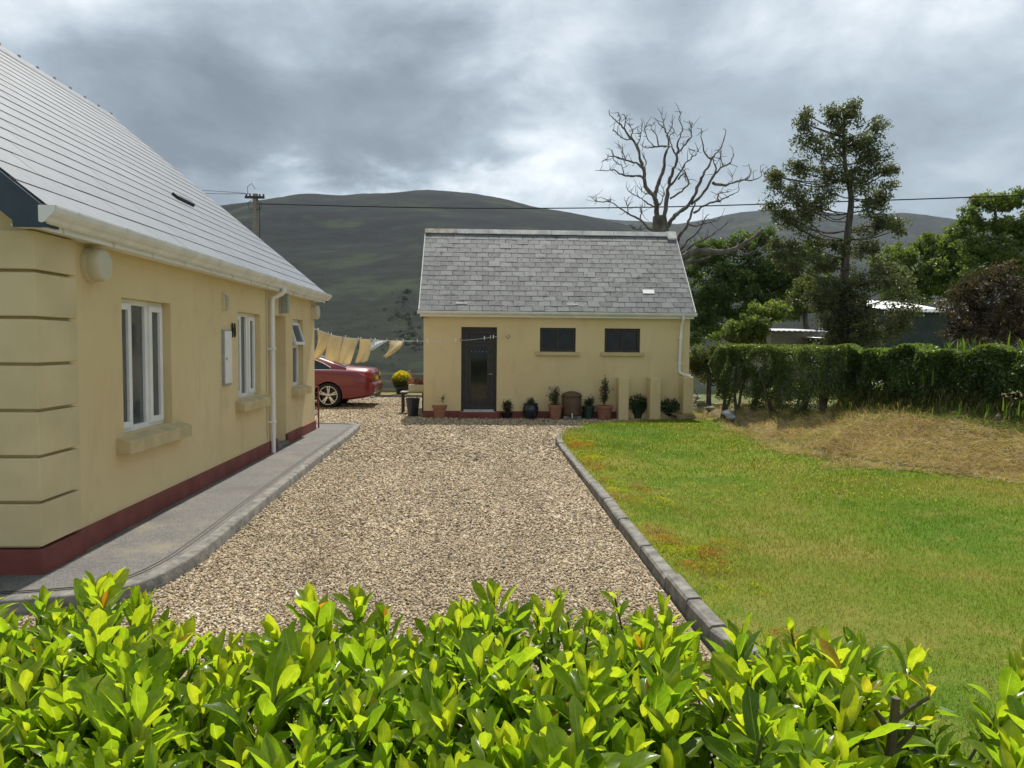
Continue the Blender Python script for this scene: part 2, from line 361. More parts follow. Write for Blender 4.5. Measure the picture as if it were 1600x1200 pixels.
def pline_dist(X, Y, line, val=None):
    best = np.full(X.shape, 1e9); bv = np.zeros(X.shape)
    for i in range(len(line)-1):
        ax, ay = line[i][:2]; bx, by = line[i+1][:2]; dx, dy = bx-ax, by-ay
        t = np.clip(((X-ax)*dx+(Y-ay)*dy)/(dx*dx+dy*dy), 0, 1); d = np.hypot(X-ax-t*dx, Y-ay-t*dy)
        m = d < best; best = np.where(m, d, best)
        if val is not None: bv = np.where(m, val[i]+(val[i+1]-val[i])*t, bv)
    return (best, bv) if val is not None else best
# ================================================================== SETTING
HAZE = .00004
PZ = .10                                   # path level above the gravel
def zground(X, Y):
    z = np.full(X.shape, -.03)
    drop = sstep((Y-26)/160)*-24+sstep((Y-24.6)/6)*-.9
    side = sstep((X-6)/5)*sstep((Y-8)/4)*.55*(1-sstep((Y-30)/20))
    return z+drop+side+np.where(Y > 30, fbm2(X, Y, 3, 4, .03)*.8*sstep((Y-30)/60), 0)
def spaced(a, b, n, p): t = np.linspace(-1, 1, n); return np.sign(t)*np.abs(t)**p*(b-a)/2+(a+b)/2
def hillmat(name, lowc, midc, topc, z0, z1):
    m, nt, N, L, P = newmat(name)
    g = N.new('ShaderNodeNewGeometry'); s = N.new('ShaderNodeSeparateXYZ'); L.new(g.outputs['Position'], s.inputs[0])
    v = pos(N, L); n1 = noise(N, L, pos(N, L, (1, 1, 3)), .006, 8, .65); n2 = noise(N, L, pos(N, L, (1, .6, 3)), .045, 9, .75)
    mr = N.new('ShaderNodeMapRange'); mr.inputs[1].default_value = z0; mr.inputs[2].default_value = z1; L.new(s.outputs[2], mr.inputs[0])
    ad = N.new('ShaderNodeMath'); ad.operation = 'MULTIPLY_ADD'; L.new(n1, ad.inputs[0]); ad.inputs[1].default_value = .7; L.new(mr.outputs[0], ad.inputs[2])
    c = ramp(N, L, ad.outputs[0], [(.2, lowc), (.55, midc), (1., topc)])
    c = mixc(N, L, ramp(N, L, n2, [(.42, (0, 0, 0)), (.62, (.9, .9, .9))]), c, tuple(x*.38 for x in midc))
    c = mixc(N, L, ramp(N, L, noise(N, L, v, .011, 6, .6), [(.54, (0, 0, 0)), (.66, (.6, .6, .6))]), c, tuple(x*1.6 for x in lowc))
    L.new(c, P.inputs['Base Color']); P.inputs['Roughness'].default_value = .95; P.inputs['Specular IOR Level'].default_value = .1
    bump(N, L, P, n2, .6, 3.); return m
MT['ground'] = mat('rough_grass', (.07, .10, .025), (.13, .14, .04), .7, .95, .6, 30, lo=.3, hi=.7)
MT['hill'] = hillmat('moor', (.024, .033, .014), (.015, .019, .015), (.011, .014, .017), -20, 260)  # dark heather tones, lowered further to paint the cloud shadow into the colour
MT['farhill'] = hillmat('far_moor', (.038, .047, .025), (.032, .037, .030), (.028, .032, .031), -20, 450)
struct(grid('ground', spaced(-2600, 2600, 161, 3), np.concatenate([np.linspace(-40, 60, 90), 60+np.linspace(0, 1, 40)[1:]**2*3400]), zground, 'ground'))
def ridge_hill(name, sky, yr, y0, m, zb, nx, ny, seed, amp):
    px = [a for a, _ in sky]; xs = []; hs = []
    for a, b in sky: p = at(a, b, yr); xs.append(p[0]); hs.append(p[2])
    xr = np.linspace(xs[0], xs[-1], nx); yy = np.concatenate([np.linspace(y0, yr, ny), np.linspace(yr, yr*1.35, 14)[1:]])
    def zf(X, Y):
        h = np.interp(X*(yr/np.maximum(Y, yr*.55))**.35, xs, hs)
        t = (Y-y0)/(yr-y0); up = np.clip(t, 0, 1); prof = .55*up**1.35+.45*sstep(up)
        back = np.clip((Y-yr)/(yr*.35), 0, 1)
        n = fbm2(X, Y, seed, 6, .006)*amp*np.sin(np.clip(up, 0, 1)*math.pi)**.6+fbm2(X, Y, seed+5, 4, .04)*amp*.13*up
        return zb+(h-zb)*prof*(1-.5*back**2)+n
    return struct(grid(name, xr, yy, zf, m))
SKY1 = [(-900, 470), (-400, 420), (0, 372), (200, 343), (340, 322), (400, 315), (440, 311), (470, 305), (500, 304), (540, 308), (600, 304), (660, 298), (700, 299), (740, 302), (790, 312), (830, 323), (880, 333), (930, 343), (1000, 362), (1100, 395), (1300, 450), (1700, 510), (2300, 530)]
SKY2 = [(200, 470), (500, 420), (800, 352), (900, 338), (960, 343), (1010, 347), (1060, 350), (1100, 343), (1150, 333), (1200, 327), (1260, 330), (1330, 336), (1400, 333), (1440, 337), (1500, 346), (1600, 368), (1800, 400), (2200, 450), (2800, 500)]
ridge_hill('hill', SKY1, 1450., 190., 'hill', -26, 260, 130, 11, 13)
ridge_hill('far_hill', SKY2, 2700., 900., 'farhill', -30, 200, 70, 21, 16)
# ---- gravel yard
lawn_far = smooth_line([(1.33, 12.6), (1.42, 13.4), (1.75, 14.4), (2.5, 15.3), (3.4, 15.85), (4.2, 16.1), (5.3, 16.3)], 6)
gravel_poly = [(-14, 2.0), (1.30, 2.0), (1.30, 12.6)]+[tuple(p) for p in lawn_far[1:]]+[(5.3, 17.6), (-1, 17.6), (-1, 23.3), (-14, 23.3)]
struct(poly_sheet('gravel', gravel_poly, 0.0, 'gravel'))
path_edge = [(-9, 15.05), (-3.2, 14.98), (-2.6, 14.9), (-2.4, 14.72), (-2.34, 14.4), (-2.30, 13.2), (-2.27, 10.6), (-2.21, 7.8), (-2.15, 6.0), (-2.17, 5.35), (-2.28, 4.95), (-2.52, 4.74), (-2.95, 4.62), (-3.6, 4.55), (-9, 4.4)]
pe = [tuple(p) for p in smooth_line(path_edge[1:-1], 5)]
pe = [path_edge[0]]+pe+[path_edge[-1]]
# stones lying on the gravel: real pebbles instanced on points
def stones():
    P = []
    for (y0, y1, dens, sz) in ((2.3, 6.5, 6000, .0085), (6.5, 10.5, 3200, .011), (10.5, 23.2, 900, .0165)):
        x0, x1 = (-3.6, 1.28) if y1 < 15 else (-5.2, 4.4)
        n = int((x1-x0)*(y1-y0)*dens); q = np.stack([rng.uniform(x0, x1, n), rng.uniform(y0, y1, n)], 1)
        q = q[inside(q, gravel_poly)]
        q = q[~inside(q, pe)]; q = q[~((q[:, 0] > -1.3) & (q[:, 1] > 16.93))]
        P.append(np.column_stack([q, np.full(len(q), sz)]))
    P = np.concatenate(P); n = len(P)
    V = np.column_stack([P[:, :2], P[:, 2]*.25+rng.random(n)*.006])
    me = bpy.data.meshes.new('gravel_stones'); me.vertices.add(n); me.vertices.foreach_set('co', V.astype(np.float32).ravel())
    a = me.attributes.new('sz', 'FLOAT_VECTOR', 'POINT')
    S = P[:, 2:3]*np.exp(rng.normal(size=(n, 1))*.28)*np.column_stack([rng.uniform(.8, 1.35, n), rng.uniform(.6, 1., n), rng.uniform(.4, .75, n)])
    a.data.foreach_set('vector', S.astype(np.float32).ravel())
    b = me.attributes.new('rt', 'FLOAT_VECTOR', 'POINT'); b.data.foreach_set('vector', np.column_stack([rng.normal(size=n)*.35, rng.normal(size=n)*.35, rng.uniform(0, 6.28, n)]).astype(np.float32).ravel())
    o = bpy.data.objects.new('gravel_stones', me); COL.objects.link(o); stuff(o)
    o['label'] = 'loose tan and brown pebbles covering the driveway'; o['category'] = 'gravel'
    ng = bpy.data.node_groups.new('pebbles', 'GeometryNodeTree')
    ng.interface.new_socket('Geometry', in_out='INPUT', socket_type='NodeSocketGeometry'); ng.interface.new_socket('Geometry', in_out='OUTPUT', socket_type='NodeSocketGeometry')
    N = ng.nodes; L = ng.links; gi = N.new('NodeGroupInput'); go = N.new('NodeGroupOutput')
    ico = N.new('GeometryNodeMeshIcoSphere'); ico.inputs['Radius'].default_value = 1; ico.inputs['Subdivisions'].default_value = 1
    sm = N.new('GeometryNodeSetMaterial'); sm.inputs['Material'].default_value = MT['stone']; L.new(ico.outputs[0], sm.inputs[0])
    ip = N.new('GeometryNodeInstanceOnPoints'); L.new(gi.outputs[0], ip.inputs['Points']); L.new(sm.outputs[0], ip.inputs['Instance'])
    for nm, sock in (('sz', 'Scale'), ('rt', 'Rotation')):
        na = N.new('GeometryNodeInputNamedAttribute'); na.data_type = 'FLOAT_VECTOR'; na.inputs['Name'].default_value = nm
        if sock == 'Rotation':
            er = N.new('FunctionNodeEulerToRotation'); L.new(na.outputs[0], er.inputs[0]); L.new(er.outputs[0], ip.inputs[sock])
        else: L.new(na.outputs[0], ip.inputs[sock])
    L.new(ip.outputs[0], go.inputs[0])
    md = o.modifiers.new('pebbles', 'NODES'); md.node_group = ng
    me.materials.append(MT['stone'])
stones()
# ---- concrete path with kerb edge
pt = struct(poly_sheet('path', [(x-.09*(1 if i not in (0,) else 1) if x > -9 else x, y) for i, (x, y) in enumerate(pe)], PZ-.004, 'path', .16))
def kerb_run(line, w0, z0, z1, inner_sign):
    """a kerb swept along a 2d line: rounded top, outer face on the line"""
    mb = MB(); n = len(line); prof = [(0, z0), (0, z1-.014), (.006, z1-.004), (.016, z1), (w0-.006, z1), (w0, z1-.006), (w0, z0)]; vs = []
    for i in range(n):
        a = np.array(line[max(i-1, 0)]); b = np.array(line[min(i+1, n-1)]); d = (b-a)/np.linalg.norm(b-a); nr = np.array([-d[1], d[0]])*inner_sign
        for u, z in prof: vs.append((line[i][0]+nr[0]*u, line[i][1]+nr[1]*u, z))
    k = len(prof)
    fs = [(i*k+j, i*k+j+1, (i+1)*k+j+1, (i+1)*k+j) for i in range(n-1) for j in range(k-1)]+[tuple(range(k)), tuple(range((n-1)*k, n*k))[::-1]]
    return mb.add(vs, fs)
kr = struct(kerb_run(pe, .10, -.06, PZ+.004, -1).build('path_kerb', 'concrete', None, True))
for off in (.15, .185):                      # the two tooled lines behind the kerb
    ln = []
    for i, p in enumerate(pe):
        a = np.array(pe[max(i-1, 0)]); b = np.array(pe[min(i+1, len(pe)-1)]); d = (b-a)/np.linalg.norm(b-a); ln.append(np.array(p)+np.array([d[1], -d[0]])*off)
    kerb_run([tuple(q) for q in ln], .006, PZ-.03, PZ+.001, -1).build('tooled_line', mat('groove_dirt', (.10, .097, .085)), pt)
# ---- lawn kerb of separate stones
kb = struct(MB().box(1.335, 1.395, 4.2, 12.6, -.06, .05).build('lawn_kerb', 'concrete'))
kl = [(1.56, 3.66), (1.45, 3.74), (1.385, 3.88), (1.335, 4.12), (1.318, 4.55), (1.312, 5.05), (1.305, 5.85), (1.30, 6.75), (1.30, 7.65), (1.30, 8.55), (1.30, 9.45), (1.30, 10.35), (1.30, 11.25), (1.30, 12.1), (1.335, 12.75), (1.44, 13.35), (1.66, 14.0), (2.0, 14.55)]
for i in range(len(kl)-1):
    a = np.array(kl[i]); b = np.array(kl[i+1]); d = (b-a); Lg = np.linalg.norm(d); d /= Lg; nr = np.array([d[1], -d[0]])
    dz = rng.normal()*.006+(.012 if i < 5 else 0); g = .006 if i < 6 else .002
    prof = [(0, -.07), (.004, .075+dz), (.018, .092+dz), (.09, .098+dz), (.105, .088+dz), (.11, -.07)]
    tw = rng.normal()*.01
    vs = []
    for s in (g, Lg-g):
        for u, z in prof: vs.append((*(a+d*s+nr*(u+tw*(s/Lg-.5))), z+rng.normal()*.002))
    k = len(prof)
    MB().add(vs, [tuple(range(k)), tuple(range(k, 2*k))[::-1]]+[(j, j+1, k+j+1, k+j) for j in range(k-1)]).build('kerb_stone', 'concrete', kb, bevel=.004)
# ---- lawn
edgeR = [(5.3, 17.5), (5.24, 15.98), (4.95, 13.6), (4.9, 12.24), (5.0, 11), (5.3, 9.9), (5.9, 9.4), (6.98, 9.07), (9, 8.6), (12, 8.4)]
edgeR_s = [tuple(p) for p in smooth_line(edgeR, 5)]
lawn_poly = [(p[0], p[1]) for p in kl][::-1]; lawn_poly = [(x+.03, y) for x, y in lawn_poly]
lawn_poly = lawn_poly+[(1.40, 3.66), (1.31, 3.6), (1.31, -3), (14, -3), (14, 8.6)]+[(x+.35, y+.2) for x, y in edgeR_s[::-1]]+[tuple(p) for p in lawn_far[::-1] if p[1] > 14.6]
def zlawn(X, Y):
    return .075+.02*fbm2(X, Y, 31, 3, 1.1)+.02*np.exp(-((X-1.75)/.35)**2)*(1+fbm2(X, Y, 33, 3, 5))
def lawn_sheet():
    st = .07; xs = np.arange(1.18, 14.1, st); ys = np.arange(-3, 17.6, st); X, Y = np.meshgrid(xs, ys)
    V = np.stack([X, Y, zlawn(X, Y)], -1).reshape(-1, 3); ins = inside(V[:, :2], lawn_poly).reshape(X.shape); nx = len(xs)
    ok = ins[:-1, :-1] & ins[1:, :-1] & ins[:-1, 1:] & ins[1:, 1:]
    I = (np.arange(len(ys)-1)[:, None]*nx+np.arange(nx-1)[None])[ok]
    return npmesh('lawn', V, np.stack([I, I+1, I+1+nx, I+nx], 1), 'lawn', smooth=True)
struct(lawn_sheet())
def blades():
    Ps = []; Hs = []; Ws = []
    for y0, y1, dens, h, wd in ((2.4, 5.5, 7500, .019, .0040), (5.5, 9., 4000, .023, .0055), (9, 16.6, 1500, .032, .009)):
        for xa, xb in ((1.36, 12.5),):
            n = int((xb-xa)*(y1-y0)*dens); q = np.stack([rng.uniform(xa, xb, n), rng.uniform(y0, y1, n)], 1)
            vis = (q[:, 0]/q[:, 1] < .80) & inside(q, lawn_poly); q = q[vis]
            Ps.append(q); Hs.append(np.full(len(q), h)); Ws.append(np.full(len(q), wd))
    q = np.concatenate(Ps); h = np.concatenate(Hs); wd = np.concatenate(Ws); n = len(q)
    pn = fbm2(q[:, 0], q[:, 1], 41, 4, 1.6); h = h*np.exp(rng.normal(size=n)*.3)*(1+.22*pn)
    base = np.column_stack([q, zlawn(q[:, 0], q[:, 1])-.004]); ang = rng.uniform(0, 6.28, n)
    side = np.column_stack([np.cos(ang), np.sin(ang), np.zeros(n)])*wd[:, None]*.5
    tip = base+np.column_stack([rng.normal(size=n)*.5, rng.normal(size=n)*.5, np.ones(n)])*h[:, None]
    V = np.stack([base-side, base+side, tip], 1).reshape(-1, 3)
    o = npmesh('grass_blades', V, np.arange(3*n).reshape(n, 3), 'blade', rnd=rng.random(n)); stuff(o)
    o['label'] = 'short mown green grass of the lawn'; o['category'] = 'grass'; print('blades', n)
blades()
def mossy():
    # moss cushions creeping beside the kerb
    P = []; 
    for k in range(52):
        y = rng.uniform(3.9, 12.8); x = 1.47+abs(rng.normal())*.22; r = rng.uniform(.05, .17); n = int(r*r*16000)
        u = rng.normal(size=(n, 2))*r*.55; hh = np.maximum(0, 1-(u**2).sum(1)/r**2)*r*.22
        P.append(np.column_stack([x+u[:, 0], y+u[:, 1]*1.4, zlawn(x+u[:, 0], y+u[:, 1])+hh+.004, np.full(n, rng.random())]))
    P = np.concatenate(P); P = P[P[:, 0] > 1.42]
    o = leafcloud('moss', P[:, :3], rng.uniform(.012, .024, len(P)), 'moss', None, .5, 1., rnd=np.clip(P[:, 3]+rng.normal(size=len(P))*.1, 0, 1))
    stuff(o); o['label'] = 'yellow green and rusty moss cushions beside the lawn kerb'; o['category'] = 'moss'
MT['moss'] = leafmat('moss_leaf', [(0, (.34, .13, .05)), (.2, (.38, .22, .06)), (.3, (.26, .31, .03)), (.7, (.32, .37, .03)), (1, (.44, .36, .09))], .5, .9, tint=1.5)
mossy()
def flowers():
    P = []
    for k in range(1500):
        y = rng.uniform(7.5, 16.2); x = 1.6+(3.5+.0*y)*rng.random()**.8
        c = fbm2(np.array([x]), np.array([y]), 51, 3, .8)[0]
        if c > .05 or rng.random() < .1: P.append((x, y))
    P = np.array(P); P = P[inside(P, lawn_poly)]; n = len(P)
    P3 = np.column_stack([P, zlawn(P[:, 0], P[:, 1])+rng.uniform(.025, .045, n)])
    o = leafcloud('lawn_flowers', P3, rng.uniform(.010, .018, n), 'flower', None, .95, 2.); stuff(o)
    o['label'] = 'tiny yellow flowers scattered through the lawn'; o['category'] = 'flowers'
MT['flower'] = leafmat('buttercup', [(0, (.80, .66, .08)), (1, (.85, .76, .15))], .3, .6)
flowers()
# ---- bank under the hedge
hedge_line = [(5.1, 18.2), (5.45, 17.2), (5.95, 15.6), (6.3, 13.8), (7.0, 13.2), (7.7, 12.4), (8.7, 11.3), (10, 10), (12, 9.2)]
hedge_z = [.2, .28, .45, .42, .82, .88, .78, .75, .75]
hs_ = smooth_line([(x, y, z) for (x, y), z in zip(hedge_line, hedge_z)], 4)
hl = [tuple(p[:2]) for p in hs_]; hz = [p[2] for p in hs_]
back_poly = hl+[(20, 9), (20, 24), (5.1, 24)]
def zbank(X, Y):
    de = pline_dist(X, Y, edgeR_s); dh, zh = pline_dist(X, Y, hl, hz)
    ins = inside(np.column_stack([X.ravel(), Y.ravel()]), lawn_poly).reshape(X.shape)
    beh = inside(np.column_stack([X.ravel(), Y.ravel()]), back_poly).reshape(X.shape)
    t = np.where(beh, 1, de/(de+dh+1e-6)); t = np.where(ins & ~beh, -de*.6, t)
    z = .055+(zh-.055)*sstep(t*.92+.04)+fbm2(X, Y, 61, 5, 2.2)*.07*np.clip(t, 0, 1)
    z = np.where(t < 0, .055+t*.6, z)
    return z-np.where(beh, sstep((dh-.8)/4)*.25, 0)
bank = struct(grid('bank', np.arange(4.4, 16.1, .13), np.arange(7.9, 21.1, .13), zbank, 'bank'))
def straw():
    n = 130000; q = np.stack([rng.uniform(4.6, 10.5, n), rng.uniform(8.2, 17.5, n)], 1)
    X, Y = q[:, 0], q[:, 1]; de = pline_dist(X, Y, edgeR_s); dh = pline_dist(X, Y, hl)
    ins = inside(q, lawn_poly); beh = inside(q, back_poly)
    k = (X/Y < .82) & (~beh | (dh < .5)) & (~ins | (de < (.35+.45*fbm2(X, Y, 81, 3, 2.6))*rng.random(n))); k &= (rng.random(n) < np.where(Y > 13.2, .5, 1)); q = q[k]; n = len(q); X, Y = q.T
    z = np.maximum(zbank(X, Y), np.where(inside(q, lawn_poly), zlawn(X, Y), -1)); P = np.column_stack([q, z+.012])
    a = rng.uniform(0, 6.28, n); Ld = rng.uniform(.06, .22, n); tall = rng.random(n) < .08
    d = np.column_stack([np.cos(a), np.sin(a)-.35, rng.uniform(-.15, .5, n)+tall*1.2]); d = unit(d); s = unit(np.cross(d, rng.normal(size=(n, 3))))*.0048
    V = np.stack([P-s, P+s, P+d*Ld[:, None]], 1).reshape(-1, 3)
    de2 = pline_dist(X, Y, hl); g = np.where((de2 < np.where(X > 7, 1.25, .5)) & (rng.random(n) < np.where(X > 7, .8, .55)), rng.uniform(.82, 1, n), 0)+0*X; g = np.clip(np.maximum(g, np.clip(rng.random(n)*.55+.14+.20*fbm2(X, Y, 91, 4, 3.1), 0, .78))+np.where(rng.random(n) < .16+.25*(fbm2(X, Y, 71, 3, 1.4) > .3), .3, 0), 0, 1)
    o = npmesh('dry_grass', V, np.arange(3*n).reshape(n, 3), 'straw', rnd=g); stuff(o)
    o['label'] = 'dead straw coloured grass lying over the bank below the hedge'; o['category'] = 'dry grass'
straw()
# grass strip with low edging and rail fence behind the yard
struct(grid('grass_verge', np.linspace(-14, 6, 60), np.linspace(23.42, 25.3, 10), lambda X, Y: .07+.02*fbm2(X, Y, 95, 3, 2.)-.25*sstep((Y-24.8)/.5), 'lawn'))
struct(MB().box(-14, -1.1, 23.3, 23.45, -.1, .09).build('yard_kerb', 'concrete', bevel=.01))

# ---- air between the yard and the hills
hz_ = MB().box(-2900, 5300, -90, 3900, -75, 640).build('haze', None); stuff(hz_); hz_['label'] = 'thin pale air between the yard and the hills'; hz_['category'] = 'haze'
hm = bpy.data.materials.new('haze'); hm.use_nodes = True; hN = hm.node_tree.nodes; hN.clear(); ho = hN.new('ShaderNodeOutputMaterial'); pv = hN.new('ShaderNodeVolumePrincipled')
pv.inputs['Color'].default_value = (.66, .82, 1, 1); pv.inputs['Density'].default_value = HAZE; pv.inputs['Anisotropy'].default_value = .2
hm.node_tree.links.new(pv.outputs[0], ho.inputs['Volume']); hz_.data.materials.append(hm)
# ================================================================== HOUSE
def wall_open(mb, u0, u1, v0, v1, ops, fn, depth):
    us = sorted({u0, u1, *[a for o in ops for a in o[:2]]}); vs = sorted({v0, v1, *[a for o in ops for a in o[2:]]})
    for i in range(len(us)-1):
        for j in range(len(vs)-1):
            a, b, c, d = us[i], us[i+1], vs[j], vs[j+1]; cu, cv = (a+b)/2, (c+d)/2
            if any(o[0] < cu < o[1] and o[2] < cv < o[3] for o in ops): continue
            mb.add([fn(a, c, 0), fn(b, c, 0), fn(b, d, 0), fn(a, d, 0)], [(0, 1, 2, 3)])
    for a, b, c, d in ops:
        q = [(a, c), (b, c), (b, d), (a, d)]
        for i in range(4):
            (p, r), (s, t) = q[i], q[(i+1) % 4]; mb.add([fn(p, r, 0), fn(s, t, 0), fn(s, t, depth), fn(p, r, depth)], [(0, 1, 2, 3)])
def fbox(mb, fn, a, b, c, d, w0, w1):
    vs = [fn(u, v, w_) for w_ in (w0, w1) for v in (c, d) for u in (a, b)]
    return mb.add(vs, [(0, 2, 3, 1), (4, 5, 7, 6), (0, 1, 5, 4), (2, 6, 7, 3), (0, 4, 6, 2), (1, 3, 7, 5)])
def frame_rect(mb, fn, a, b, c, d, t, w0, w1):
    fbox(mb, fn, a, b, c, c+t, w0, w1); fbox(mb, fn, a, b, d-t, d, w0, w1)
    fbox(mb, fn, a, a+t, c+t, d-t, w0, w1); fbox(mb, fn, b-t, b, c+t, d-t, w0, w1)
HX, HY0, HY1 = -3.07, 5.21, 13.82; HB = -11.2; EZ = 2.50; RX, RZ = -6.75, 5.80
HE = -2.86                                # outer edge of the slates
house = thing('house', 'cream rendered bungalow with grey slate roof, corner quoins and red plinth', 'house', (-7, 9.5, 0))
fr = lambda u, v, w_: (HX-w_, u, v)       # right wall: u = y, v = z, w = inward
ops = [(6.47, 7.47, .90, 2.09), (9.50, 10.46, .98, 2.10), (11.22, 11.80, PZ+.05, 2.12), (12.24, 12.95, .98, 2.10)]
mb = MB(); wall_open(mb, HY0, HY1, -.05, 2.62, ops, fr, .30)
gz = lambda x: EZ+.08+(x-HX)*(RZ-EZ)/(RX-HX)
for y in (HY0, HY1): mb.add([(HX, y, -.05), (HX, y, 2.56), (RX, y, RZ-.08), (HB+.7, y, 2.56), (HB+.7, y, -.05)], [(0, 1, 2, 3, 4)])
mb.add([(HB+.7, HY0, -.05), (HB+.7, HY1, -.05), (HB+.7, HY1, 2.56), (HB+.7, HY0, 2.56)], [(0, 1, 2, 3)])
hw = mb.build('wall', 'wall', house)
mb = MB()
for a, b in ((HY0+.5, 11.22), (11.80, HY1+.015)): mb.box(HX-.02, HX+.022, a, b, -.04, PZ+.165)
mb.box(HX-.5, HX+.06, HY0-.06, HY0+.5, -.04, PZ+.17); mb.box(HB+.7, HX-.5, HY0-.022, HY0+.02, -.04, PZ+.165)
mb.box(HB, HX+.015, HY1-.02, HY1+.022, -.04, PZ+.164)
mb.build('plinth', 'plinth', house, bevel=.006)
zq = PZ+.18
for k in range(8):                        # corner quoins, chamfered blocks with open joints
    z1 = zq+.318; t = min(z1, 2.47); mb = MB()
    mb.prism([(HX-.55, HY0+.02), (HX-.55, HY0-.055), (HX+.055, HY0-.055), (HX+.055, HY0+.46), (HX-.02, HY0+.46), (HX-.02, HY0+.02)], lambda u, v, w_: (u, v, w_), zq+.011, t-.011)
    if t-zq > .08: mb.build('quoin', 'quoin', house, bevel=.007)
    zq = z1
for a, b, c in ((6.33, 7.66, .90), (9.38, 10.60, .98), (12.14, 13.06, .98)):
    mb = MB(); mb.prism([(0, c-.14), (.12, c-.15), (.12, c-.035), (.0, c-.004), (-.28, c-.001), (-.28, c-.14)], lambda u, v, w_: (HX+u, w_, v), a, b)
    mb.build('window_sill', 'sill', house, bevel=.008)
def house_window(o, bars, kinds, tilt=None):
    a, b, c, d = o; w0 = .085; mb = MB(); frame_rect(mb, fr, a, b, c, d, .05, w0, w0+.07)
    for m_ in bars: fbox(mb, fr, m_-.028, m_+.028, c+.05, d-.05, w0+.002, w0+.068)
    win = mb.build('window', 'white', house, bevel=.005)
    ed = [a+.05]+[x for m_ in bars for x in (m_-.028, m_+.028)]+[b-.05]
    for i in range(0, len(ed), 2):
        p, q = ed[i], ed[i+1]
        if kinds[i//2]:                   # opening sash, proud of the frame
            mb = MB(); frame_rect(mb, fr, p-.012, q+.012, c+.038, d-.038, .058, w0-.022, w0+.03); mb.build('sash', 'white', win, bevel=.005)
            fbox(MB(), fr, p+.04, q-.04, c+.09, d-.09, w0+.004, w0+.012).build('pane', 'glass', win)
        else: fbox(MB(), fr, p-.004, q+.004, c+.046, d-.046, w0+.03, w0+.038).build('pane', 'glass', win)
    return win
house_window(ops[0], (6.80, 7.13), (1, 0, 1)); house_window(ops[1], (9.84, 10.14), (1, 0, 1))
a, b, c, d = ops[3]; mb = MB(); frame_rect(mb, fr, a, b, c, d, .055, .085, .155); fbox(mb, fr, a+.055, b-.055, 1.62, 1.68, .087, .153)
w3 = mb.build('window', 'white', house, bevel=.005)
fbox(MB(), fr, a+.05, b-.05, c+.05, 1.625, .115, .123).build('pane', 'glass', w3)
def tl(u, v, w_):                         # top light hung open
    p = Vector((0, 0, v-d+.05)); ca, sa = math.cos(R_(17)), math.sin(R_(17)); dz = v-(d-.055)
    return (HX-(.085+w_)+(-dz)*sa, u, d-.055+dz*ca)
mb = MB(); frame_rect(mb, tl, a+.045, b-.045, 1.66, d-.05, .05, -.03, .02); w4 = mb.build('sash', 'white', w3, bevel=.004)
fbox(MB(), tl, a+.09, b-.09, 1.705, d-.095, -.01, -.002).build('pane', 'glass', w4)
a, b, c, d = ops[2]; mb = MB(); fbox(mb, fr, a, b, c, d, .22, .27); dr = mb.build('door', 'white', house)
mb = MB(); frame_rect(mb, fr, a, b, c, d, .06, .17, .225); mb.build('door_frame', 'white', dr, bevel=.004)
fbox(MB(), fr, a+.15, b-.15, 1.2, d-.2, .213, .224).build('pane', 'glass', dr)
mb = MB().tube([(HX-.15, b-.12, 1.1), (HX-.15, b-.24, 1.1)], .012); mb.tube([(HX-.225, b-.12, 1.1), (HX-.14, b-.12, 1.1)], .01); mb.build('handle', 'grey', dr)
MB().box(HX-.26, HX+.04, a+.004, b-.004, 0, PZ+.055).build('door_step', 'concrete', house, bevel=.01)
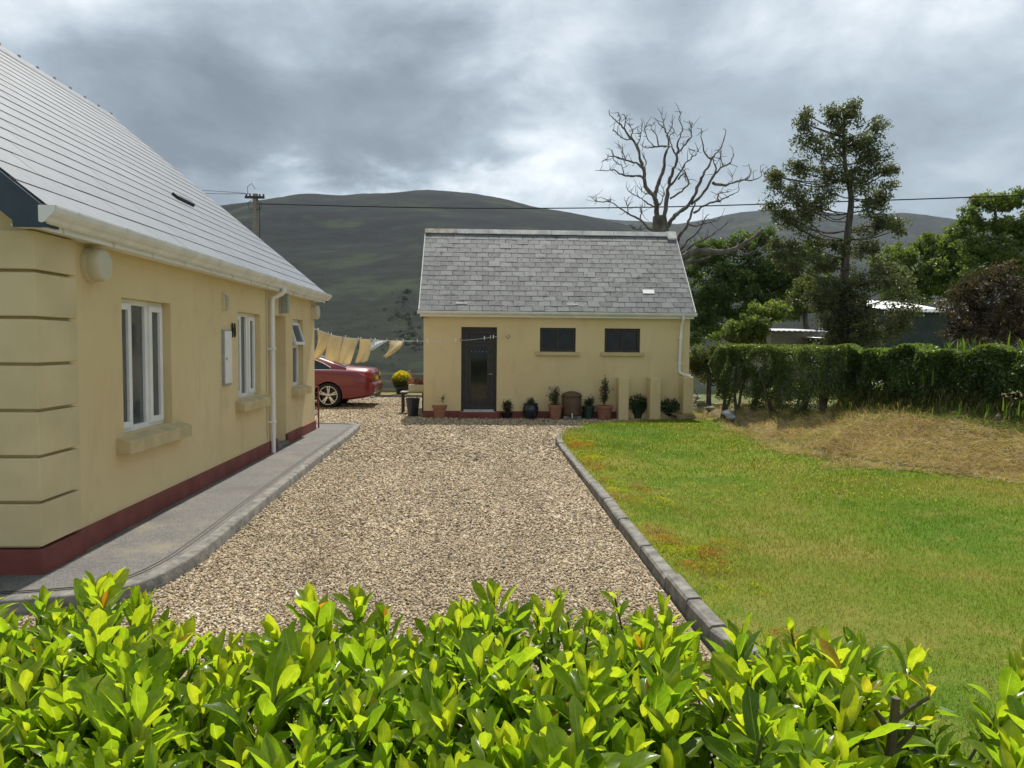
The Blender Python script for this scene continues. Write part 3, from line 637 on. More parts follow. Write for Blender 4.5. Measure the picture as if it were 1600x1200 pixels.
# ---- roof
SL = math.atan2(RZ-2.60, HE-RX); cs, sn = math.cos(SL), math.sin(SL); slen = math.hypot(RZ-2.60, HE-RX)
RY0, RY1 = HY0-.19, HY1+.17
rf = lambda u, v, w_: (HE-v*cs+w_*sn, u, 2.60+v*sn+w_*cs)    # u along y, v up slope, w outward
mb = MB(); fbox(mb, rf, RY0+.01, RY1-.01, .02, slen, -.05, 0)
xl = 2*RX-HE; mb.add([(xl, RY0, 2.60), (xl, RY1, 2.60), (RX, RY1, RZ), (RX, RY0, RZ), (xl, RY0, 2.55), (xl, RY1, 2.55), (RX, RY1, RZ-.06), (RX, RY0, RZ-.06)], [(0, 1, 2, 3), (4, 7, 6, 5), (0, 4, 5, 1), (0, 3, 7, 4), (1, 5, 6, 2)])
roof = mb.build('roof', MT['slate_house'], house)
def slates(roof, rfn, u0, u1, slope, gauge, wid, thick, lift, m, fieldname, jit=.002, skip=None, gap=.0022):
    tmpl = MB()                           # local: x = u, y = v, z = out
    w2 = wid*.5-gap
    t = [(-w2, 0, 0), (w2, 0, 0), (w2, gauge*1.18, 0), (-w2, gauge*1.18, 0)]
    tmpl.add(t+[(x, y, thick) for x, y, z in t], [(0, 3, 2, 1), (4, 5, 6, 7), (0, 1, 5, 4), (1, 2, 6, 5), (2, 3, 7, 6), (3, 0, 4, 7)])
    full = tmpl.mesh('slate'); full.materials.append(MT[m])
    o0 = Vector(rfn(0, 0, 0)); ax = Vector(rfn(1, 0, 0))-o0; ay = Vector(rfn(0, 1, 0))-o0; az = Vector(rfn(0, 0, 1))-o0
    items = []; rows = int(slope/gauge)
    cut = {}
    for r in range(rows+1):
        v = r*gauge; off = (wid/2 if r % 2 else 0)
        if v > slope-.03: continue
        k = 0
        u = u0-off
        while u < u1-.02:
            a, b = max(u, u0), min(u+wid, u1)
            if b-a > .04:
                vv = v+rng.normal()*jit; top = min(gauge*1.18, slope-vv)
                tilt = -math.asin(min(.4, (lift)/gauge))+rng.normal()*.0018
                rot = Matrix((ax, ay, az)).transposed().to_4x4() @ Matrix.Rotation(tilt, 4, 'X') @ Matrix.Rotation(rng.normal()*.003*(jit/.002), 4, 'Z')
                mw = Matrix.Translation(Vector(rfn((a+b)/2, vv, lift+.003+abs(rng.normal())*jit*.5))) @ rot @ Matrix.Diagonal(((b-a)/wid, top/(gauge*1.18), 1, 1))
                if not (skip and skip(r, a, b)): items.append((np.array(rfn((a+b)/2, vv, 0)), mw))
            u += wid
    def score(it):
        px, py = proj(it[0]); d = np.linalg.norm(it[0]-CAM); return d+(1000 if not (-30 < px < 1630 and -30 < py < 1230) else 0)
    items.sort(key=score)
    for p, mw in items[:300]: inst('slate', full, mw, roof)
    V = []; Fc = []; rn = []
    base = np.array([v.co for v in full.vertices]); bf = [tuple(p.vertices) for p in full.polygons]
    for i, (p, mw) in enumerate(items[300:]):
        mm = np.array(mw); V.append(base@mm[:3, :3].T+mm[:3, 3]); Fc += [[j+8*i for j in f] for f in bf]; rn += [rng.random()]*6
    if V:
        o = npmesh(fieldname, np.concatenate(V), Fc, m, roof, rn); stuff(o)
    print(fieldname, len(items))
slates(roof, rf, RY0, RY1, slen, .252, .60, .005, .006, 'slate_house', 'slate_field', .0012)
mb = MB()
rt = smooth_line([(RX, RY0, 0), (RX, RY1, 0)], 30)
for k in range(20):                       # ridge tiles with clips
    a = RY0+(RY1-RY0)*k/20; b = RY0+(RY1-RY0)*(k+1)/20-.004
    MB().prism([(-.16, -.115), (-.15, -.098), (0, .045), (.15, -.098), (.16, -.115), (0, .022)], lambda u, v, w_: (RX+u, w_, RZ+v), a, b).build('ridge_tile', 'slate_house', roof)
    MB().box(RX-.012, RX+.012, b-.02, b+.02, RZ+.03, RZ+.068).build('ridge_clip', 'grey', roof)
# bargeboards (navy) on both gables
for y0, y1 in ((RY0-.02, RY0+.012), (RY1-.012, RY1+.02)):
    for s in (1, -1):
        X = lambda x: x if s > 0 else 2*RX-x
        MB().prism([(HE+.0, 2.595), (RX, RZ-.002), (RX, RZ-.27), (HE-.20, 2.50), (HE-.20, 2.46), (HE+.0, 2.46)] if s > 0 else [(2*RX-HE, 2.595), (RX, RZ-.002), (RX, RZ-.27), (2*RX-HE+.2, 2.50), (2*RX-HE+.2, 2.46), (2*RX-HE, 2.46)], lambda u, v, w_: (u, w_, v), y0-(.002 if s < 0 else 0), y1-(.002 if s < 0 else 0)).build('bargeboard', 'navy', house)
mb = MB().prism([(HE-.02, 2.50), (RX, RZ-.13), (RX, RZ-.16), (HE-.02, 2.47)], lambda u, v, w_: (u, w_, v), RY0+.012, HY0); mb.build('verge_soffit', 'navy', house)
# fascia, soffit, gutter
MB().box(HE-.06, HE-.035, RY0+.014, RY1-.014, 2.455, 2.60).build('fascia', 'white', house, bevel=.003)
MB().box(HX-.02, HE-.06, RY0+.014, RY1-.014, 2.468, 2.482).build('soffit', 'white', house)
gx = HE-.033; G = [(0, 2.59), (0, 2.495), (.022, 2.488), (.045, 2.50), (.062, 2.525), (.085, 2.54), (.104, 2.56), (.112, 2.59), (.112, 2.602), (.104, 2.602), (.100, 2.57), (.06, 2.54), (.04, 2.51), (.006, 2.503), (.006, 2.59)]
gut = MB().prism(G, lambda u, v, w_: (gx+u, w_, v), RY0-.02, RY1+.03).build('gutter', 'gutter', house)
for y in (RY0-.022, RY1+.026): MB().prism(G[:9]+[(.0, 2.602)], lambda u, v, w_: (gx+u, w_, v), y, y+.008).build('stop_end', 'gutter', gut)
Gb = [(u*1.06-.001, 2.49+(v-2.49)*1.05-.004) for u, v in G[:9]]+[(.0, 2.598)]
for k in range(13):
    y = RY0+.26+k*.70
    MB().prism(Gb, lambda u, v, w_: (gx+u, w_, v), y, y+.022+(.05 if k % 4 == 1 else 0)).build('gutter_bracket', 'gutter', gut)
    MB().prism([(-.0, 2.50), (-.0, 2.455), (.012, 2.455), (.012, 2.50)], lambda u, v, w_: (gx+u, w_, v), y+.005, y+.017).build('gutter_bracket', 'gutter', gut)
dp = MB(); py_ = 10.86
dp.tube([(gx+.05, py_, 2.52), (gx+.05, py_, 2.44)], .036, 12); dp.tube([(gx+.05, py_, 2.46), (gx+.02, py_, 2.42), (HX+.07, py_, 2.36), (HX+.055, py_, 2.30), (HX+.055, py_, PZ-.005)], .034, 12)
dpo = dp.build('downpipe', 'white', house, True)
for z in (1.62, .55): MB().box(HX-.005, HX+.095, py_-.05, py_+.05, z-.016, z+.016).build('pipe_clip', 'white', dpo, bevel=.006)
MB().tube([(HX+.012, py_-.13, .3), (HX+.012, py_-.13, 2.46)], .009, 6).build('wall_cable', 'cream', house)
# vents
vb = MB(); fbox(vb, fr, 8.93, 9.10, 2.10, 2.30, -.03, 0.01); vo = vb.build('air_vent', 'cream', house, bevel=.006)
for k in range(6): fbox(MB(), fr, 8.95, 9.08, 2.118+k*.029, 2.132+k*.029, -.048, -.028).build('louvre', 'cream', vo)
rv = MB(); fbox(rv, rf, 10.25, 10.85, 1.62, 1.72, .005, .055); rv.build('roof_vent', 'black', roof, bevel=.01)
# things fixed to the wall
mbx = thing('meter_box', 'white electricity meter box on the cream house wall under the air vent', 'meter box', (HX, 9.06, 1.2))
fbox(MB(), fr, 8.90, 9.16, 1.19, 1.86, -.035, .02).build('case', 'grey', mbx, bevel=.006)
fbox(MB(), fr, 8.915, 9.145, 1.215, 1.845, -.044, -.03).build('door', 'white', mbx, bevel=.005)
fbox(MB(), fr, 8.93, 8.955, 1.50, 1.53, -.052, -.04).build('latch', 'grey', mbx)
mb = MB()
for s in (-1, 1):
    mb.tube([(HX+.014, 9.30+s*(.045+.022*math.cos(t)), 1.86+.085*math.sin(t)) for t in np.linspace(0, 2*math.pi, 17)], .007, 6)
mb.tube([(HX-.01, 9.30, 1.86), (HX+.014, 9.30, 1.86)], .03, 8)
tag(mb.build('wall_ornament', 'black', None, True), 'small dark wrought iron scroll on the house wall beside the meter box', 'ornament')
def bulkhead(y, z, label, r=.135):
    t = thing('wall_lamp', label, 'lamp', (HX, y, z), 'round lamps on the house wall'); fn = lambda p: (HX-.01+p[2], y+p[0], z+p[1])
    MB().lathe([(r, 0), (r*1.02, .03), (r, .05)], 28, fn=fn).build('back_plate', 'cream', t, True)
    MB().lathe([(r*.93, .045), (r*.97, .075), (r*.97, .115), (r*.9, .13)], 28, fn=fn).build('rim', 'cream', t, True)
    MB().lathe([(r*.86, .12), (r*.84, .134), (r*.6, .142), (.01, .146)], 28, fn=fn).build('diffuser', mat('diffuser', (.55, .53, .40), None, 3, .5), t, True)
bulkhead(5.96, 2.31, 'round cream bulkhead lamp beside the corner quoins of the house'); bulkhead(13.64, 2.27, 'round cream bulkhead lamp at the wall end by the washing line')
t = thing('porch_light', 'narrow clear glass wall light above the house side door', 'lamp', (HX, 11.5, 2.2))
MB().box(HX-.01, HX+.03, 11.42, 11.58, 2.17, 2.44).build('back_plate', 'grey', t, bevel=.004)
MB().box(HX+.028, HX+.13, 11.45, 11.55, 2.16, 2.45).build('shade', mat('frosted', (.30, .33, .30), None, 3, .2), t, bevel=.01)
# ================================================================== SHED
SX0, SX1, SY, SB, SRY = -1.29, 4.87, 16.95, 20.55, 18.75; SEZ, SRZ = 2.42, 4.55
shed = thing('outbuilding', 'small cream rendered outbuilding with weathered slate roof and dark door', 'outbuilding', (1.8, 18.7, 0))
fs_ = lambda u, v, w_: (u, SY+w_, v)
sops = [(-.43, .39, .15, 2.10), (1.38, 2.21, 1.55, 2.10), (2.88, 3.71, 1.55, 2.10)]
mb = MB(); wall_open(mb, SX0, SX1, -.1, 2.44, sops, fs_, .22)
for x in (SX0, SX1): mb.add([(x, SY, -.1), (x, SB, -.1), (x, SB, 2.44), (x, SRY, SRZ-.1), (x, SY, 2.44)], [(0, 1, 2, 3, 4)])
mb.add([(SX0, SB, -.1), (SX1, SB, -.1), (SX1, SB, 2.44), (SX0, SB, 2.44)], [(0, 1, 2, 3)])
mb.build('wall', 'wall', shed)
mb = MB()
for a, b in ((SX0-.012, -.43), (.39, 3.2)): mb.box(a, b, SY-.015, SY+.02, -.05, .17)
mb.box(SX0-.0155, SX0+.02, SY+.02, SB, -.05, .168); mb.build('plinth', 'plinth', shed)
MB().box(-.47, .44, SY-.16, SY+.21, -.05, .145).build('door_step', 'plinth', shed, bevel=.012)
mb = MB(); frame_rect(mb, fs_, -.43, .39, .15, 2.10, .06, .05, .12); fr2 = mb.build('door_frame', 'darkframe', shed, bevel=.004)
mb = MB(); frame_rect(mb, fs_, -.37, .33, .20, 2.04, .10, .075, .11); fbox(mb, fs_, -.27, .23, .30, 1.72, .088, .105); fbox(mb, fs_, -.27, .23, 1.72, 1.80, .075, .11)
do = mb.build('door', 'darkframe', shed, bevel=.004)
fbox(MB(), fs_, -.262, .222, 1.805, 1.935, .09, .1).build('pane', 'darkglass', do); fbox(MB(), fs_, -.21, .17, .42, 1.66, .082, .089).build('door_panel', 'darkglass', do, bevel=.01)
for k in range(5): MB().tube([(-.19+k*.085, SY+.08, 1.55), (-.19+k*.085, SY+.062, 1.53)], .007, 6).build('hook', 'grey', do)
mb = MB().tube([(.285, SY+.08, 1.02), (.285, SY+.03, 1.02), (.20, SY+.03, 1.02)], .009, 6); mb.build('handle', 'grey', do)
fbox(MB(), fs_, -.37, .33, .15, .20, .02, .12).build('threshold', 'slab', do)
for o in sops[1:]:
    a, b, c, d = o; mb = MB(); frame_rect(mb, fs_, a, b, c, d, .065, .06, .13); fbox(mb, fs_, (a+b)/2-.03, (a+b)/2+.03, c+.06, d-.06, .062, .128)
    wn = mb.build('window', 'darkframe', shed, bevel=.004)
    for p, q in ((a+.06, (a+b)/2-.025), ((a+b)/2+.025, b-.06)): fbox(MB(), fs_, p, q, c+.06, d-.06, .09, .098).build('pane', 'darkglass', wn)
    MB().prism([(-.07, c-.085), (-.07, c-.015), (0, c-.002), (.2, c-.001), (.2, c-.085)], lambda u, v, w_: (w_, SY+u, v), a-.09, b+.09).build('window_sill', 'sill', shed, bevel=.005)
VX0, VX1 = SX0-.09, SX1+.07; EY = SY-.19
SSL = math.atan2(SRZ-2.46, SRY-EY); c2, s2 = math.cos(SSL), math.sin(SSL); sl2 = math.hypot(SRZ-2.46, SRY-EY)
sf = lambda u, v, w_: (u, EY+v*c2-w_*s2, 2.46+v*s2+w_*c2)
mb = MB(); fbox(mb, sf, VX0+.005, VX1-.005, .01, sl2, -.05, 0)
yb = 2*SRY-EY; mb.add([(VX0, yb, 2.46), (VX1, yb, 2.46), (VX1, SRY, SRZ), (VX0, SRY, SRZ), (VX0, yb, 2.41), (VX1, yb, 2.41), (VX1, SRY, SRZ-.05), (VX0, SRY, SRZ-.05)], [(0, 1, 2, 3), (4, 7, 6, 5), (0, 4, 5, 1), (0, 3, 7, 4), (1, 5, 6, 2)])
sroof = mb.build('roof', mat('moss_black', (.03, .032, .03), (.05, .05, .045), 8, .9), shed)
wp = at(1013, 457, 17.3)
slates(sroof, sf, VX0, VX1, sl2, .170, .285, .005, .0045, 'slate_shed', 'slate_field', .004, gap=.0055)
def sroof_patch(px0, px1, py, m, h=.07, name='replacement_slate'):
    v = None
    for k in range(60):
        y = EY+k*.04; p = at((px0+px1)/2, py, y); q = (p[2]-2.46)/s2
        if v is None and p[2] < 2.46+(y-EY)*math.tan(SSL): v = (y-EY)/c2; x0 = at(px0, py, y)[0]; x1 = at(px1, py, y)[0]
    mb = MB(); fbox(mb, sf, x0, x1, v-h/2, v+h/2, .010, .022); return mb.build(name, m, sroof)
sroof_patch(1004, 1022, 457, 'white', .13)['label'] = 'bright white replacement slate'
sroof_patch(712, 730, 477, 'mortar', .03, 'mortar_patch'); sroof_patch(885, 903, 478, 'mortar', .025, 'mortar_patch')
for k in range(8):
    a = VX0-.01+(VX1-VX0+.02)*k/8; b = VX0-.01+(VX1-VX0+.02)*(k+1)/8-.006
    MB().prism([(-.17, -.15), (-.165, -.125), (-.05, .035), (.05, .035), (.165, -.125), (.17, -.15), (.04, .01), (-.04, .01)], lambda u, v, w_: (w_, SRY+u*.75, SRZ+v*.7+.02), a, b).build('ridge_tile', 'rust' if k == 0 else 'lead', sroof, bevel=.005)
MB().prism([(-.20, -.21), (-.19, -.16), (-.06, .04), (.06, .04), (.12, -.07), (-.03, -.02)], lambda u, v, w_: (w_, SRY+u, SRZ+v*.9+.022), VX1-.22, VX1+.018).build('mortar_patch', 'mortar', sroof, bevel=.008)
for x in (VX0-.016, VX1-.004):
    MB().prism([(EY-.0, 2.445), (SRY, SRZ-.01), (yb, 2.445), (yb, 2.38), (SRY, SRZ-.09), (EY, 2.38)], lambda u, v, w_: (w_, u, v+.045), x, x+.02).build('verge', 'mortar', sroof)
MB().box(VX0+.02, VX1-.02, EY+.05, EY+.075, 2.33, 2.45).build('fascia', 'white', shed); MB().box(VX0+.03, VX1-.03, EY+.075, SY, 2.34, 2.352).build('soffit', 'white', shed)
MB().box(SX0-.03, SX0-.002, EY+.078, SY+.3, 2.28, 2.40).build('eave_end', 'plinth', shed)
G2 = [(0, .0), (-.11, .0), (-.108, -.03), (-.09, -.06), (-.055, -.075), (-.02, -.06), (-.004, -.03)]
sg = MB().prism(G2, lambda u, v, w_: (w_, EY+.052+u, 2.455+v), VX0-.04, VX1+.03).build('gutter', 'gutter', shed, True)
for k in range(7): MB().prism([(u*1.05-.001, v*1.06+.003) for u, v in G2], lambda u, v, w_: (w_, EY+.052+u, 2.455+v), VX0+.3+k*.93, VX0+.33+k*.93).build('gutter_bracket', 'gutter', sg)
px_ = 4.66; mb = MB().tube([(px_, EY, 2.40), (px_, EY, 2.33), (px_, EY+.04, 2.28), (px_, SY-.06, 2.16), (px_-.01, SY-.05, 2.05), (px_-.03, SY-.05, 1.16), (px_-.02, SY-.05, 1.09), (px_+.05, SY-.06, 1.05), (px_+.22, SY-.08, 1.01)], .034, 10)
pp = mb.build('downpipe', 'white', shed, True)
for z in (1.9, 1.3): MB().box(px_-.07, px_+.03, SY-.09, SY+.005, z-.015, z+.015).build('pipe_clip', 'white', pp)
for a, b, h, d_ in ((3.17, 3.40, .97, .34), (3.88, 4.12, .98, .40), (4.66, 4.89, 1.0, .34)):
    MB().box(a, b, SY-d_, SY-.004, -.06, h).build('buttress', 'wall', shed, bevel=.012)
# ================================================================== CAR
def make_car():
    X0, YC = -2.82, 20.27
    car = thing('parked_car', 'red saloon car parked on the gravel behind the house corner', 'car', (X0-2.4, YC, 0))
    W = lambda s, y, z: (X0-s, YC+y, z+.012)
    ip = lambda s, a: float(np.interp(s, [q[0] for q in a], [q[1] for q in a]))
    wid = [(0, .70), (.06, .80), (.25, .88), (.7, .915), (1.2, .93), (4.0, .93), (4.5, .88), (4.8, .76), (4.92, .6)]
    deck = [(0, .93), (.05, 1.005), (.12, 1.03), (.5, 1.06), (.9, 1.08), (1.3, 1.09), (3.4, 1.06), (3.9, 1.0), (4.5, .88), (4.85, .72), (4.92, .62)]
    sho = [(0, .86), (.1, .93), (.6, .965), (1.3, .975), (3.4, .95), (4.2, .88), (4.8, .68), (4.92, .58)]
    bot = [(0, .42), (.05, .34), (.2, .26), (.6, .20), (4.3, .20), (4.8, .25), (4.92, .32)]
    ss = [0, .04, .1, .2, .35, .55, .75, .95, 1.2, 1.5, 1.9, 2.4, 2.9, 3.4, 3.8, 4.1, 4.4, 4.65, 4.8, 4.88, 4.92]
    def half(s):
        w_, d, h, b = ip(s, wid), ip(s, deck), ip(s, sho), ip(s, bot)
        return [(0, b), (w_*.86, b), (w_*.965, b+.05), (w_*.995, b+(h-b)*.35), (w_*1.0, b+(h-b)*.55), (w_*.985, b+(h-b)*.8), (w_*.968, h-.03), (w_*.94, h), (w_*.80, d-.012), (w_*.4, d), (0, d+.006)]
    vs = []; 
    for s in ss:
        hp = half(s); full = [(-y, z) for y, z in hp[::-1]]+[(y, z) for y, z in hp[1:-1]]
        vs += [W(s, y, z) for y, z in full]
    k = len(full); fc = [(i*k+j, i*k+(j+1) % k, (i+1)*k+(j+1) % k, (i+1)*k+j) for i in range(len(ss)-1) for j in range(k)]
    fc += [tuple(range(k)), tuple(range((len(ss)-1)*k, len(ss)*k))]
    body = MB().add(vs, fc).build('body', 'carpaint', car, True)
    cut = MB()
    for s in (1.13, 4.07):
        for sg in (-1, 1): cut.tube([W(s, sg*.60, .325), W(s, sg*1.1, .325)], .365, 36)
    co = cut.build('cutter', 'tyre'); bmod = body.modifiers.new('arch', 'BOOLEAN'); bmod.object = co; bmod.operation = 'DIFFERENCE'; bmod.solver = 'EXACT'
    dg = bpy.context.evaluated_depsgraph_get(); me = bpy.data.meshes.new_from_object(body.evaluated_get(dg)); body.modifiers.clear(); body.data = me
    me.materials.clear(); me.materials.append(MT['carpaint']); me.polygons.foreach_set('material_index', [0]*len(me.polygons))
    bpy.data.objects.remove(co)
    me.polygons.foreach_set('use_smooth', [True]*len(me.polygons)); me.set_sharp_from_angle(angle=R_(35))
    for s in (1.13, 4.07):
        for sg in (-1, 1): MB().tube([W(s, sg*.57, .325), W(s, sg*.62, .325)], .362, 30).build('arch_liner', 'tyre', car)
    # greenhouse
    roofl = [(.68, 1.06), (.9, 1.14), (1.2, 1.26), (1.55, 1.365), (1.9, 1.425), (2.4, 1.45), (2.9, 1.42), (3.2, 1.33), (3.6, 1.15), (3.86, 1.0)]
    gs = [.68, .8, .95, 1.1, 1.3, 1.5, 1.75, 2.1, 2.5, 2.9, 3.15, 3.4, 3.65, 3.86]; vs = []
    def gh(s):
        zr = ip(s, roofl); zb = min(.96, zr-.02); t = np.clip((zr-1.02)/.42, 0, 1); wb = .86-.02*(1-t); wr = .80-.21*t
        return [(wb, zb), (wb-(wb-wr)*.5, (zb+zr)/2+.01), (wr+.02, zr-.06*t-.01), (wr-.06, zr-.012), (wr*.45, zr+.012), (0, zr+.018)]
    for s in gs:
        hp = gh(s); full = [(-y, z) for y, z in hp]+[(y, z) for y, z in hp[-2::-1]]; vs += [W(s, y, z) for y, z in full]
    k = len(full); fc = [(i*k+j, i*k+j+1, (i+1)*k+j+1, (i+1)*k+j) for i in range(len(gs)-1) for j in range(k-1)]
    MB().add(vs, fc).build('roof', 'carpaint', car, True)
    def gside(s, z, sg, o=.006):
        hp = gh(s)
        zz = [p[1] for p in hp[:4]]; y = np.interp(z, zz, [p[0] for p in hp[:4]]); return W(s, sg*(y+o), z)
    low = [1.08, 1.3, 1.6, 2.0, 2.5, 3.0, 3.45]
    top = [1.045, 1.16, 1.275, 1.345, 1.365, 1.32, 1.12]
    for sg in (-1, 1):
        mb = MB(); vs = []; n = 24
        S = np.linspace(1.08, 3.46, n)
        for s in S:
            zt = np.interp(s, low, top); zt = min(zt, ip(s, roofl)-.045)
            for t in (0, .5, 1): vs.append(gside(s, .995+(zt-.995)*t, sg))
        mb.add(vs, [(i*3+j, i*3+j+1, i*3+j+4, i*3+j+3) for i in range(n-1) for j in range(2)]); mb.build('side_window', 'darkglass', car, True)
        tr = [gside(s, .988, sg, .012) for s in S[::-1]]+[gside(s, min(np.interp(s, low, top), ip(s, roofl)-.045)+.008, sg, .012) for s in S]
        MB().tube(tr, .013, 6).build('chrome_trim', 'chrome', car, True)
        MB().box(X0-2.05, X0-1.85, YC+sg*.925-.02, YC+sg*.925+.02, .83, .86).build('door_handle', 'carpaint', car, bevel=.008)
        MB().tube([W(2.28, sg*.845, .98), W(2.3, sg*.932, .7), W(2.3, sg*.932, .35)], .006, 5).build('door_gap', 'black', car)
        # tail lamp wraps round the corner
        vs = []; SS = np.linspace(0, .34, 7)
        for i, s in enumerate(SS):
            h = half(s); hi = ip(s, sho)-.005; lo = hi-.155+.085*(s/.34)
            for z in (lo, (lo+hi)/2, hi):
                y = np.interp(z, [p[1] for p in h[2:8]], [p[0] for p in h[2:8]]); vs.append(W(s-.004, sg*(y+.012), z))
        MB().add(vs, [(i*3+j, i*3+j+1, i*3+j+4, i*3+j+3) for i in range(6) for j in range(2)]).build('tail_lamp', 'tail', car, True)
        MB().box(X0-.02, X0+.012, YC+sg*.55-.14, YC+sg*.55+.14, .79, .93).build('tail_lamp', 'tail', car, bevel=.01)
        MB().tube([W(.06, sg*.80, .30), W(.0, sg*.72, .29), W(-.012, sg*.5, .29)], .026, 8).build('exhaust_trim', 'chrome', car, True)
    vs = []
    for s in np.linspace(.74, 1.47, 8):
        zr = ip(s, roofl); hp = gh(s); y = hp[3][0]-.03
        for t in (-1, -.5, 0, .5, 1): vs.append(W(s-.006, t*y, np.interp(abs(t*y), [q[0] for q in hp[:2:-1]], [q[1] for q in hp[:2:-1]])+.012))
    MB().add(vs, [(i*5+j, i*5+j+1, i*5+j+6, i*5+j+5) for i in range(7) for j in range(4)]).build('rear_window', 'glass', car, True)
    MB().box(X0-.04, X0+.022, YC-.45, YC+.45, .925, .955).build('boot_trim', 'chrome', car, bevel=.008)
    MB().box(X0-.04, X0+.012, YC-.27, YC+.27, .72, .83).build('number_plate', 'plate', car)
    mb = MB().prism([(.10, .30), (-.03, .34), (-.06, .50), (-.05, .62), (.02, .68), (.12, .66)], lambda u, v, w_: W(u, w_, v), -.80, .80); mb.build('rear_bumper', 'carpaint', car, bevel=.03)
    MB().box(X0-.1, X0+.03, YC-.62, YC+.62, .26, .37).build('diffuser', 'black', car, bevel=.01)
    for s in (1.13, 4.07):
        for sg in (-1, 1):
            c = (X0-s, YC+sg*.80, .337); fn = lambda p: (c[0]+p[0], c[1]+sg*p[2], c[2]+p[1])
            wh = MB().lathe([(.225, -.11), (.31, -.11), (.335, -.08), (.338, 0), (.335, .08), (.312, .112), (.24, .115), (.225, .09)], 36, fn=fn, cap=False).build('wheel', 'tyre', car, True)
            MB().lathe([(.225, -.1), (.23, .1), (.24, .118), (.228, .118), (.215, .09), (.20, .03), (.05, .03), (.02, .03)], 36, fn=fn).build('rim', 'black', wh, True)
            for q in range(5):
                for da in (-.13, .13):
                    a = 2*math.pi*q/5+.3+da; b = 2*math.pi*q/5+.3+da*.9
                    d = (math.cos(a), math.sin(a)); e = (-math.sin(a), math.cos(a)); m_ = MB()
                    pts = [(.03, .020, .085), (.12, .018, .10), (.232, .016, .108)]
                    v2 = []
                    for r, hw, zz in pts:
                        for sgn, dz in ((-1, -.03), (-1, 0), (1, 0), (1, -.03)): v2.append(fn((d[0]*r+e[0]*hw*sgn, d[1]*r+e[1]*hw*sgn, zz+dz)))
                    m_.add(v2, [(i*4+j, i*4+(j+1) % 4, (i+1)*4+(j+1) % 4, (i+1)*4+j) for i in range(2) for j in range(4)]); m_.build('spoke', 'alloy', wh)
            MB().lathe([(.245, .112), (.243, .122), (.225, .122), (.224, .11)], 36, fn=fn, cap=False).build('rim_lip', 'alloy', wh, True)
            MB().lathe([(.045, .06), (.045, .10), (.03, .108), (.005, .11)], 16, fn=fn).build('hub_cap', 'alloy', wh, True)
make_car()
# ================================================================== POTS AND YARD THINGS
LEAF = {
 'dull': leafmat('dull_leaf', [(0, (.03, .035, .015)), (.6, (.07, .075, .03)), (1, (.13, .09, .05))], .3, .6),
 'fern': leafmat('fern_leaf', [(0, (.03, .055, .02)), (.7, (.055, .10, .03)), (1, (.09, .14, .04))], .35, .6),
 'yellow': leafmat('yellow_tip', [(0, (.03, .045, .012)), (.45, (.08, .10, .015)), (.6, (.50, .42, .02)), (1, (.75, .60, .03))], .35, .6),
 'red': leafmat('red_flower', [(0, (.06, .07, .03)), (.4, (.10, .10, .04)), (.5, (.35, .06, .05)), (1, (.50, .14, .10))], .3, .6)}
def pot(name, label, px, pyb, wpx, pyt, m, plant=None, cat='plant pot', y=None, taper=.72, rim=True, belly=False, group=None):
    p = gp(px, pyb, .012); 
    if y: p = at(px, pyb, y); p[2] = .012
    sc = p[1]/1150; r = wpx*sc/2; h = (pyb-pyt)*sc
    t = thing(name, label, cat, p, group); rb = r*taper
    if belly: prof = [(r*.62, 0), (r*.80, h*.15), (r*1.0, h*.5), (r*.98, h*.72), (r*.86, h*.90), (r*.93, h), (r*.80, h), (r*.76, h*.86)]
    elif rim: prof = [(rb, 0), (r*.90, h*.78), (r*1.0, h*.79), (r*1.02, h*.98), (r*.98, h), (r*.86, h), (r*.84, h*.82), (r*.80, h*.7)]
    else: prof = [(rb, 0), (r, h*.97), (r*1.02, h), (r*.93, h), (r*.88, h*.8)]
    MB().lathe(prof, 24, p).build('pot', m, t, True)
    MB().lathe([(r*.86, h*.80), (r*.84, h*.86), (.01, h*.88)], 18, p).build('soil', 'soil', t, True)
    if plant:
        kind, top, wd, n, ls = plant; n = int(n*2.2); ls *= 1.35; hh = (pyb-top)*sc; w2 = wd*sc/2; base = p+np.array([0, 0, h*.86]); P = []; st = MB()
        ns = max(3, int(n/40)); leafsP = []
        for k in range(ns):
            a = rng.uniform(0, 6.28); rr = w2*rng.uniform(.1, 1); tip = base+np.array([math.cos(a)*rr, math.sin(a)*rr, (hh-h*.86)*rng.uniform(.55, 1)])
            if k == 0: tip = base+np.array([w2*.1, 0, hh-h*.86])
            mid = base+(tip-base)*.5+np.array([math.cos(a)*rr*-.15, 0, .02]); st.tube([base-np.array([0, 0, .02]), mid, tip], [.006, .005, .003], 5)
            m_ = int(n/ns); u = rng.uniform(.25, 1.02, m_)[:, None]; leafsP.append(base+(tip-base)*u+rng.normal(size=(m_, 3))*ls*.75)
        if kind == 'fern': leafsP = [p+np.array([0, 0, hh*.55])+unit(rng.normal(size=(ns*int(n/ns), 3)))*(rng.random(ns*int(n/ns))**.45)[:, None]*np.array([w2, w2*.8, hh*.42])]
        st.build('stem', 'stem', t); leafcloud('foliage', np.concatenate(leafsP), rng.uniform(.6, 1.3, ns*int(n/ns))*ls, LEAF[kind], t, .5, .6)
    return t
pot('potted_plant', 'terracotta pot with a small leafy plant between house side and outbuilding door', 687, 652, 25, 632, 'terracotta', ('dull', 618, 22, 120, .03))
pot('potted_shrub', 'small round topped shrub in a low black pot beside the dark door', 792, 653, 19, 644, 'black', ('dull', 625, 20, 420, .028), rim=False)
pot('potted_plant', 'dark glazed bellied pot with low plant below the first outbuilding window', 829, 654, 25, 630, 'glaze', ('dull', 622, 15, 160, .03), belly=True)
